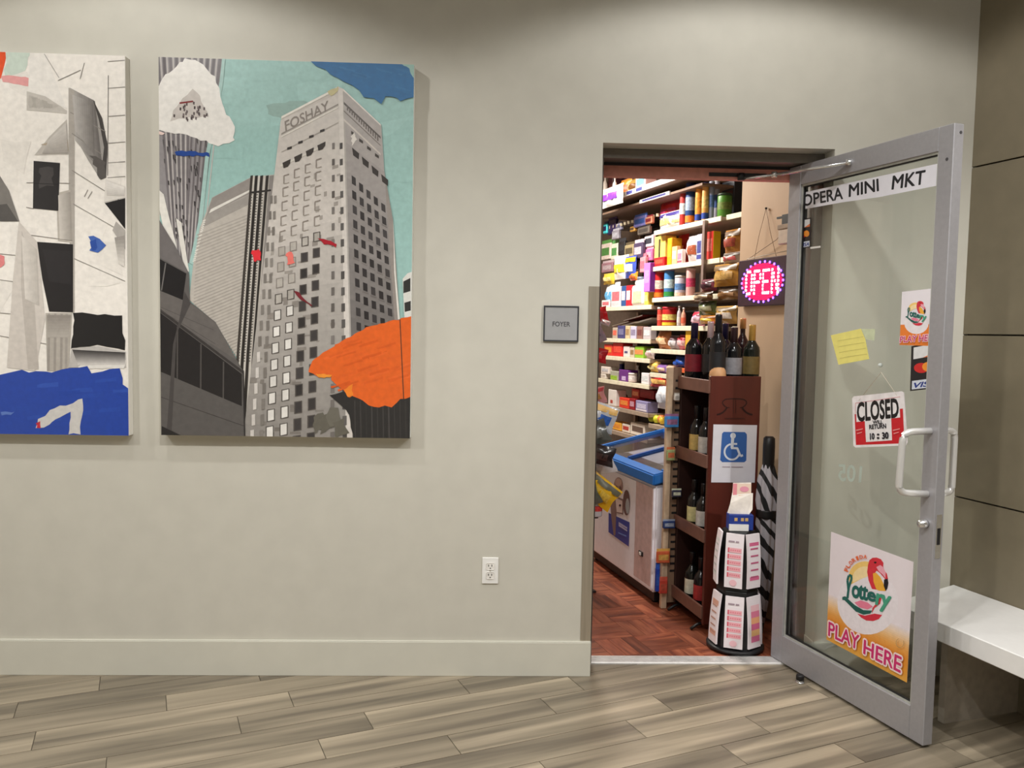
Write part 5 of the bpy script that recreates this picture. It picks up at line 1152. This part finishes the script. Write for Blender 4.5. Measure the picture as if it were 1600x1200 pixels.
# parapet bands
for y0, y1, c in ((0, 14, (232, 226, 216)), (96, 104, (150, 142, 134)), (112, 120, (226, 220, 210)), (200, 206, (170, 162, 154))): a.poly([(764, 408+y0), (1086, 240+y0), (1086, 240+y1), (763, 408+y1)], c)
for y0, y1, c in ((0, 10, (226, 220, 212)), (70, 84, (90, 84, 80)), (118, 126, (120, 112, 106)), (165, 178, (206, 198, 190))): a.poly([(1118, 255+y0), (1326, 452+y0), (1328, 452+y1), (1118, 255+y1)], c)
for i in range(14): u = i/14; x = 1135+u*185; y = 345+u*185; a.poly([(x, y), (x+8, y+7), (x+8, y+34), (x, y+27)], (108, 100, 96), i > 0)
a.poly(rag([(1030, 262), (1090, 240), (1080, 270), (1040, 296)], 5, 14), (196, 186, 140))
a.text('FOSHAY', [(782, 436), (1028, 318), (1034, 372), (788, 492)], (136, 126, 118), .01)
for i in range(4): x, y = 797+62*i, 585-33*i; a.poly([(x, y), (x+26, y-8), (x+26, y+6), (x, y+14)], (52, 46, 44), i > 0)
a.line([(760, 690), (1005, 575)], 10, (216, 210, 200)); 
for i in range(4): x, y = 770+66*i, 672-33*i; a.poly([(x, y), (x+46, y-22), (x+44, y+2), (x+30, y+22), (x+6, y+30)], (60, 54, 50), i > 0)
for i in range(4): x, y = 1165+55*i, 585+50*i; a.poly([(x, y), (x+40, y+34), (x+38, y+68), (x+6, y+44)], (58, 52, 50), i > 0)
for i in range(4): x, y = 1160+45*i, 490+42*i; a.poly([(x, y), (x+22, y+16), (x+22, y+32), (x, y+18)], (70, 64, 60), i > 0)
# window columns on the lit face (top row -> street row, measured on the picture)
colsT = [(778, 745), (838, 712), (900, 685), (962, 655)]; colsB = [(672, 2265), (752, 2250), (832, 2222), (912, 2205)]
NR = 18
for c_, ((x0, y0), (x1, y1)) in enumerate(zip(colsT, colsB)):
    for r_ in range(NR):
        v = (r_/(NR-1))**1.08; x, y = x0+(x1-x0)*v, y0+(y1-y0)*v; w, h = 30+8*v, 46+26*v; sl_ = -7
        dark = c_ >= 2 and r_ > 5
        if r_ < 5: a.line([(x+w, y-9), (x, y), (x, y+h)], 6, (140, 130, 122), True); a.line([(x+2, y+h), (x+w, y+h-8)], 4, (158, 150, 140), True); continue
        fr_ = (88, 82, 78) if r_ > 7 or c_ > 1 else (140, 132, 126)
        gl = jit((58, 54, 54), 10) if dark else (jit((226, 222, 216), 8) if r_ > 8 else jit((178, 172, 164), 8))
        a.poly([(x-4, y), (x+w+4, y+sl_), (x+w+4, y+h+sl_), (x-4, y+h)], fr_, True); a.k += 0
        a.layer(); a.poly([(x+2, y+5), (x+w-1, y+5+sl_), (x+w-1, y+h-5+sl_), (x+2, y+h-4)], gl, True); a.k -= 1
a.k += 2
for c_, (x0, x1, w0) in enumerate(((1052, 1042, 14), (1095, 1112, 16), (1012, 990, 0))):
    if not w0: continue
    for r_ in range(19):
        v = r_/18; x = x0+(x1-x0)*v; y = 560+v*1640; a.poly([(x, y), (x+w0+8*v, y-3), (x+w0+8*v, y+32+20*v), (x, y+35+20*v)], jit((88 if c_ else 110, 84 if c_ else 104, 82 if c_ else 100), 18), True)
    a.k += 1
for x0, x1 in ((700, 588), (722, 640)):
    for r_ in range(16):
        v = r_/15; x = x0+(x1-x0)*v; y = 860+v*1330; a.poly([(x, y), (x+14+6*v, y-4), (x+14+6*v, y+40+20*v), (x, y+44+20*v)], (jit((206, 200, 194), 10) if r_ > 9 and x0 == 700 else jit((130, 124, 118), 10)), True)
a.k += 1
# window columns on the shaded face
for c_ in range(5):
    for r_ in range(18):
        u0 = .14+c_*.18; v0 = .235+r_*.0425; u1 = u0+.1
        a.quad(RF, u0, v0+.008*c_*(1-v0), u1, v0+.024+.008*c_*(1-v0), jit((70-30*v0, 66-30*v0, 66-28*v0), 12), True)
        if r_ % 2: a.quad(RF, u0-.02, v0+.026+.008*c_*(1-v0), u1+.02, v0+.031+.008*c_*(1-v0), jit((150-60*v0, 144-60*v0, 140-58*v0), 10), True)
a.k += 1
a.poly([(1398, 1000), (1412, 1290), (1436, 1560), (1425, 1560), (1404, 1290)], (226, 222, 214))
a.poly(rag([(1160, 520), (1178, 500), (1190, 540), (1165, 575)], 4, 12), (226, 220, 212))
# small white block at the right edge
a.poly([(1452, 1330), (1480, 1298), (1520, 1285), (1520, 1560), (1462, 1560)], (222, 220, 214)); a.poly([(1456, 1345), (1496, 1325), (1496, 1400), (1456, 1412)], (50, 48, 48)); a.poly([(1462, 1466), (1498, 1455), (1498, 1510), (1464, 1518)], (50, 48, 48))
# blue stroke
a.poly(rag([(890, 80), (1530, 100), (1530, 300), (1440, 318), (1390, 300), (1352, 288), (1335, 335), (1290, 312), (1235, 300), (1210, 262), (1165, 235), (1120, 215), (1090, 190), (1010, 150)], 7, 26, 8), (34, 104, 158))
for i in range(16): x = rn.uniform(1010, 1480); y = rn.uniform(110, 280)*(.5+.5*(x-900)/600); a.poly(rag([(x, y), (x+90, y+26), (x+86, y+36), (x-3, y+10)], 3, 20, i), jit((40, 108, 160), 8))
a.poly(rag([(1440, 108), (1530, 110), (1530, 200), (1500, 180), (1490, 140)], 5, 16, 4), (150, 186, 176))
# dark low building
a.poly([(50, 960), (160, 1140), (240, 1300), (245, 1460), (390, 1575), (545, 1850), (555, 2240), (50, 2240)], (96, 92, 90))
a.poly([(50, 960), (165, 1150), (236, 1300), (50, 1196)], (112, 107, 106))
a.poly([(60, 1210), (225, 1300), (205, 1450), (70, 1395)], (30, 28, 30)); a.line([(108, 1240), (84, 1396)], 7, (110, 106, 104))
a.poly([(60, 1390), (245, 1470), (385, 1570), (510, 1790), (70, 1510)], (104, 99, 96)); a.poly([(66, 1515), (540, 1870), (540, 2060), (74, 1870)], (36, 33, 34)); a.poly([(70, 1495), (545, 1850), (545, 1868), (70, 1515)], (58, 54, 53))
for x0, y0 in ((175, 1600), (308, 1700), (436, 1800)): a.line([(x0, y0), (x0-2, y0+340-(x0-175)*.4)], 8, (80, 76, 74))
a.poly([(74, 1855), (545, 2055), (555, 2240), (80, 2240)], (92, 88, 86)); a.line([(78, 2000), (552, 2165)], 4, (62, 58, 57)); a.line([(65, 1500), (390, 1700)], 3, (80, 76, 74)); a.line([(78, 1490), (380, 1620)], 3, (84, 80, 78))
a.poly([(215, 1400), (250, 1470), (170, 1640), (140, 2240), (110, 2240), (150, 1700), (185, 1560)], (74, 70, 69)); a.poly([(85, 2165), (230, 2235), (85, 2240)], (40, 38, 38))
a.line([(548, 1850), (556, 2240)], 8, (50, 46, 46))
# dark foot under the orange, orange stroke
a.poly(rag([(1040, 1990), (1172, 1960), (1500, 1980), (1500, 2240), (1172, 2240), (1150, 2100)], 4, 30, 3), (44, 42, 42))
for i in range(10): x = 1180+i*32; a.line([(x, 2020), (x+4, 2240)], rn.uniform(3, 9), jit((62, 59, 58), 10), i > 0)
for i in range(4): x = 940+i*40; y = 2080+rn.uniform(-30, 90); a.poly(rag([(x, y), (x+60, y-20), (x+80, y+60), (x+10, y+90)], 10, 22, i), jit((104, 100, 90), 5))
a.poly(rag([(914, 1842), (940, 1800), (1000, 1745), (1060, 1715), (1130, 1670), (1200, 1630), (1300, 1590), (1400, 1560), (1530, 1545), (1530, 1985), (1440, 2018), (1390, 2055), (1290, 2060), (1230, 2022), (1170, 1995), (1150, 2010), (1130, 1980), (1080, 1930), (1040, 1905), (1045, 1882), (975, 1885), (920, 1866)], 8, 26, 6), (228, 100, 34))
for i in range(34): x = rn.uniform(1000, 1440); y = rn.uniform(1700, 1960); a.poly(rag([(x, y), (x+110, y-34), (x+112, y-22), (x+4, y+12)], 3, 30, i), jit((226, 98, 36), 10))
a.poly(rag([(960, 1868), (1050, 1876), (1040, 1892), (975, 1886)], 4, 14, 9), (240, 150, 50)); a.poly(rag([(1120, 1960), (1165, 1930), (1170, 1995), (1145, 2005)], 5, 14, 9), (238, 132, 40)); a.line([(1437, 1560), (1458, 2010)], 5, (70, 50, 40))
# small red marks
a.poly(rag([(968, 1098), (1000, 1100), (1082, 1135), (1075, 1150), (1010, 1132)], 4, 14, 5), (170, 30, 46)); a.poly(rag([(596, 1165), (640, 1160), (648, 1225), (604, 1232)], 6, 14, 5), (226, 50, 60)); a.poly(rag([(790, 1180), (830, 1176), (838, 1240), (800, 1250)], 6, 14, 6), (236, 120, 110))
a.poly(rag([(836, 1400), (866, 1408), (900, 1450), (940, 1480), (930, 1486), (880, 1450), (850, 1424)], 3, 14, 7), (120, 36, 46))
a.build('printed_face', MAT_ART, P2)
# ---- left canvas
b = art((-2.214, 1.032, -1.187, 2.571), lambda x, y: (x*.55, 60+y*.55))
b.poly([(-2000, -100), (700, -100), (700, 1300), (-2000, 1300)], (238, 232, 224))
for i in range(50):
    x, y = rn.uniform(-600, 340), rn.uniform(40, 900); b.poly(rag([(x, y), (x+rn.uniform(30, 90), y+10), (x+rn.uniform(30, 90), y+rn.uniform(40, 120)), (x, y+60)], 6, 30, i), jit((234, 228, 220), 5))
b.poly(rag([(-60, 34), (18, 38), (12, 75), (4, 112), (-60, 130)], 3, 18), (226, 84, 44)); b.poly(rag([(18, 38), (88, 40), (70, 95), (12, 108), (16, 70)], 3, 18), (200, 212, 200)); b.poly(rag([(5, 105), (60, 108), (130, 128), (85, 138), (10, 124)], 3, 14), (226, 160, 158))
b.poly([(85, 40), (128, 44), (190, 200), (80, 150)], (232, 227, 220)); b.line([(126, 44), (168, 112)], 2, (170, 164, 158)); b.poly([(76, 150), (130, 165), (190, 205), (190, 214), (76, 204)], (196, 190, 182))
for i in range(8): b.poly(rag([(80+i*10, 160+i*4), (96+i*10, 166+i*4), (94+i*10, 196), (82+i*10, 198)], 3, 10, i), jit((176, 170, 162), 10))
b.poly([(190, 230), (196, 330), (98, 332), (140, 280)], (190, 183, 175)); b.poly(rag([(118, 300), (190, 288), (195, 318), (150, 312)], 3, 14), (172, 158, 138))
fa = [(198, 140), (265, 175), (292, 228), (305, 300), (302, 395), (286, 402), (250, 345), (205, 265)]
b.poly(fa, (160, 155, 150))
for i in range(14): k = i/14; b.poly([(200+70*k, 142+36*k), (205+70*k, 145+36*k), (222+78*k, 300+95*k), (214+74*k, 290+85*k)], jit((176-70*k, 171-70*k, 166-68*k), 6))
b.poly([(264, 172), (290, 226), (306, 300), (302, 396), (286, 402), (296, 310), (282, 235)], (72, 68, 66))
b.poly(rag([(256, 330), (300, 350), (300, 400), (284, 398)], 4, 14), (90, 85, 82))
b.poly([(195, 140), (212, 150), (212, 780), (204, 780), (196, 500)], (172, 165, 157)); b.poly([(160, 440), (200, 430), (206, 580), (165, 575)], (186, 178, 168))
b.line([(308, 105), (306, 390)], 2, (110, 104, 100)); 
for y in (62, 138, 218, 294, 350, 392): b.line([(306, y+4), (356, y)], 2, (150, 145, 140), True)
for p0_, p1_ in (((165, 120), (230, 90)), ((228, 115), (240, 70)), ((200, 210), (300, 265)), ((205, 375), (356, 470)), ((208, 470), (356, 555)), ((210, 625), (356, 690)), ((205, 270), (290, 330)), ((0, 612), (62, 618)), ((60, 555), (206, 575)), ((0, 686), (106, 700)), ((0, 780), (125, 790)), ((0, 845), (200, 880)), ((98, 410), (76, 410)), ((75, 480), (96, 484)), ((120, 410), (200, 412)), ((60, 535), (44, 700)), ((250, 455), (262, 435)), ((240, 450), (250, 430))): b.line([p0_, p1_], 2, (136, 130, 124), True)
b.layer(); b.poly([(298, 468), (356, 454), (356, 542), (330, 508)], (30, 28, 30)); b.poly([(300, 400), (356, 420), (356, 452), (296, 466)], (222, 216, 208))
b.poly([(330, 520), (356, 545), (356, 600), (320, 545)], (176, 170, 164))
b.poly([(96, 348), (171, 354), (166, 490), (94, 483)], (36, 33, 35)); b.poly(rag([(116, 365), (152, 368), (150, 420), (112, 425)], 5, 15), (66, 62, 62)); b.line([(96, 412), (168, 415)], 2, (20, 18, 20))
b.poly([(54, 520), (108, 580), (128, 800), (100, 945), (20, 935), (36, 700)], (206, 198, 190)); b.poly([(62, 545), (92, 640), (110, 940), (80, 940), (60, 700)], (188, 180, 172))
b.poly([(106, 578), (208, 585), (208, 778), (140, 776), (120, 680)], (30, 27, 30)); b.poly([(122, 600), (200, 604), (202, 700), (140, 690)], (38, 35, 38))
b.poly([(-60, 300), (0, 390), (26, 432), (56, 520), (-60, 520)], (120, 115, 110)); b.poly([(-60, 480), (20, 470), (52, 520), (-60, 520)], (80, 76, 74))
b.poly([(130, 780), (205, 780), (196, 945), (134, 945)], (176, 169, 160))
for x in (140, 158, 176, 190): b.line([(x, 782), (x-2, 944)], 7, jit((156, 149, 142), 8), x > 140)
b.poly(rag([(210, 778), (346, 790), (350, 835), (358, 886), (280, 872), (204, 882)], 3, 20), (28, 26, 28))
b.poly([(204, 880), (280, 874), (358, 890), (358, 935), (195, 935)], (188, 183, 178)); b.poly(rag([(225, 930), (290, 895), (356, 905), (356, 938), (226, 940)], 4, 16), (226, 222, 216))
b.poly(rag([(0, 612), (12, 620), (14, 645), (0, 652), (-10, 640)], 2, 8), (222, 130, 130))
b.poly(rag([(254, 560), (284, 568), (300, 592), (272, 612), (258, 602), (262, 580)], 4, 9), (66, 100, 176)); b.poly(rag([(258, 575), (272, 572), (278, 600), (262, 606)], 3, 8), (40, 76, 158))
b.poly(rag([(-1500, 960), (0, 955), (60, 946), (150, 950), (200, 938), (245, 934), (262, 950), (340, 940), (352, 985), (372, 1000), (372, 1150), (-1500, 1150)], 5, 22, 3), (34, 68, 162))
for i in range(20): x, y = rn.uniform(-200, 330), rn.uniform(965, 1110); b.poly(rag([(x, y), (x+60, y-6), (x+62, y+6), (x, y+10)], 2, 18, i), jit((38, 74, 168), 8))
b.poly(rag([(104, 1110), (112, 1082), (140, 1058), (190, 1040), (236, 1022), (234, 1060), (226, 1122), (192, 1124), (204, 1062), (160, 1082), (126, 1108)], 4, 14, 4), (206, 202, 198)); b.poly(rag([(104, 1092), (114, 1088), (116, 1106), (106, 1108)], 2, 8), (190, 40, 60)); b.poly(rag([(4, 1060), (44, 1062), (30, 1070), (6, 1070)], 2, 10), (90, 120, 190))
def grad(p, q, c0, c1, n=10, along='v'):
    p.k += 1
    for i in range(n):
        t = (i+.5)/n; c = tuple(c0[j]*(1-t)+c1[j]*t for j in range(3))
        if along == 'v': p.quad(q, 0, i/n, 1, (i+1)/n, c)
        else: p.quad(q, i/n, 0, (i+1)/n, 1, c)
grad(b, [(206, 884), (356, 892), (356, 926), (222, 928)], (60, 57, 57), (214, 209, 204), 9)
grad(b, [(206, 160), (262, 182), (268, 330), (214, 262)], (186, 181, 176), (122, 117, 113), 9, 'u')
grad(b, [(140, 288), (188, 240), (194, 326), (120, 328)], (206, 200, 193), (164, 157, 150), 8)
grad(b, [(166, 446), (200, 436), (205, 574), (170, 570)], (206, 199, 191), (160, 153, 145), 8, 'u')
grad(b, [(302, 404), (354, 424), (354, 448), (304, 446)], (236, 231, 224), (196, 190, 183), 6)
grad(b, [(62, 560), (106, 600), (112, 760), (72, 740)], (216, 209, 201), (186, 179, 171), 8, 'u')
grad(b, [(326, 566), (354, 560), (354, 650), (338, 640)], (150, 144, 138), (222, 216, 208), 8)
grad(b, [(134, 786), (202, 786), (196, 850), (136, 850)], (140, 133, 126), (178, 171, 163), 8)
b.build('printed_face', MAT_ART, P1)
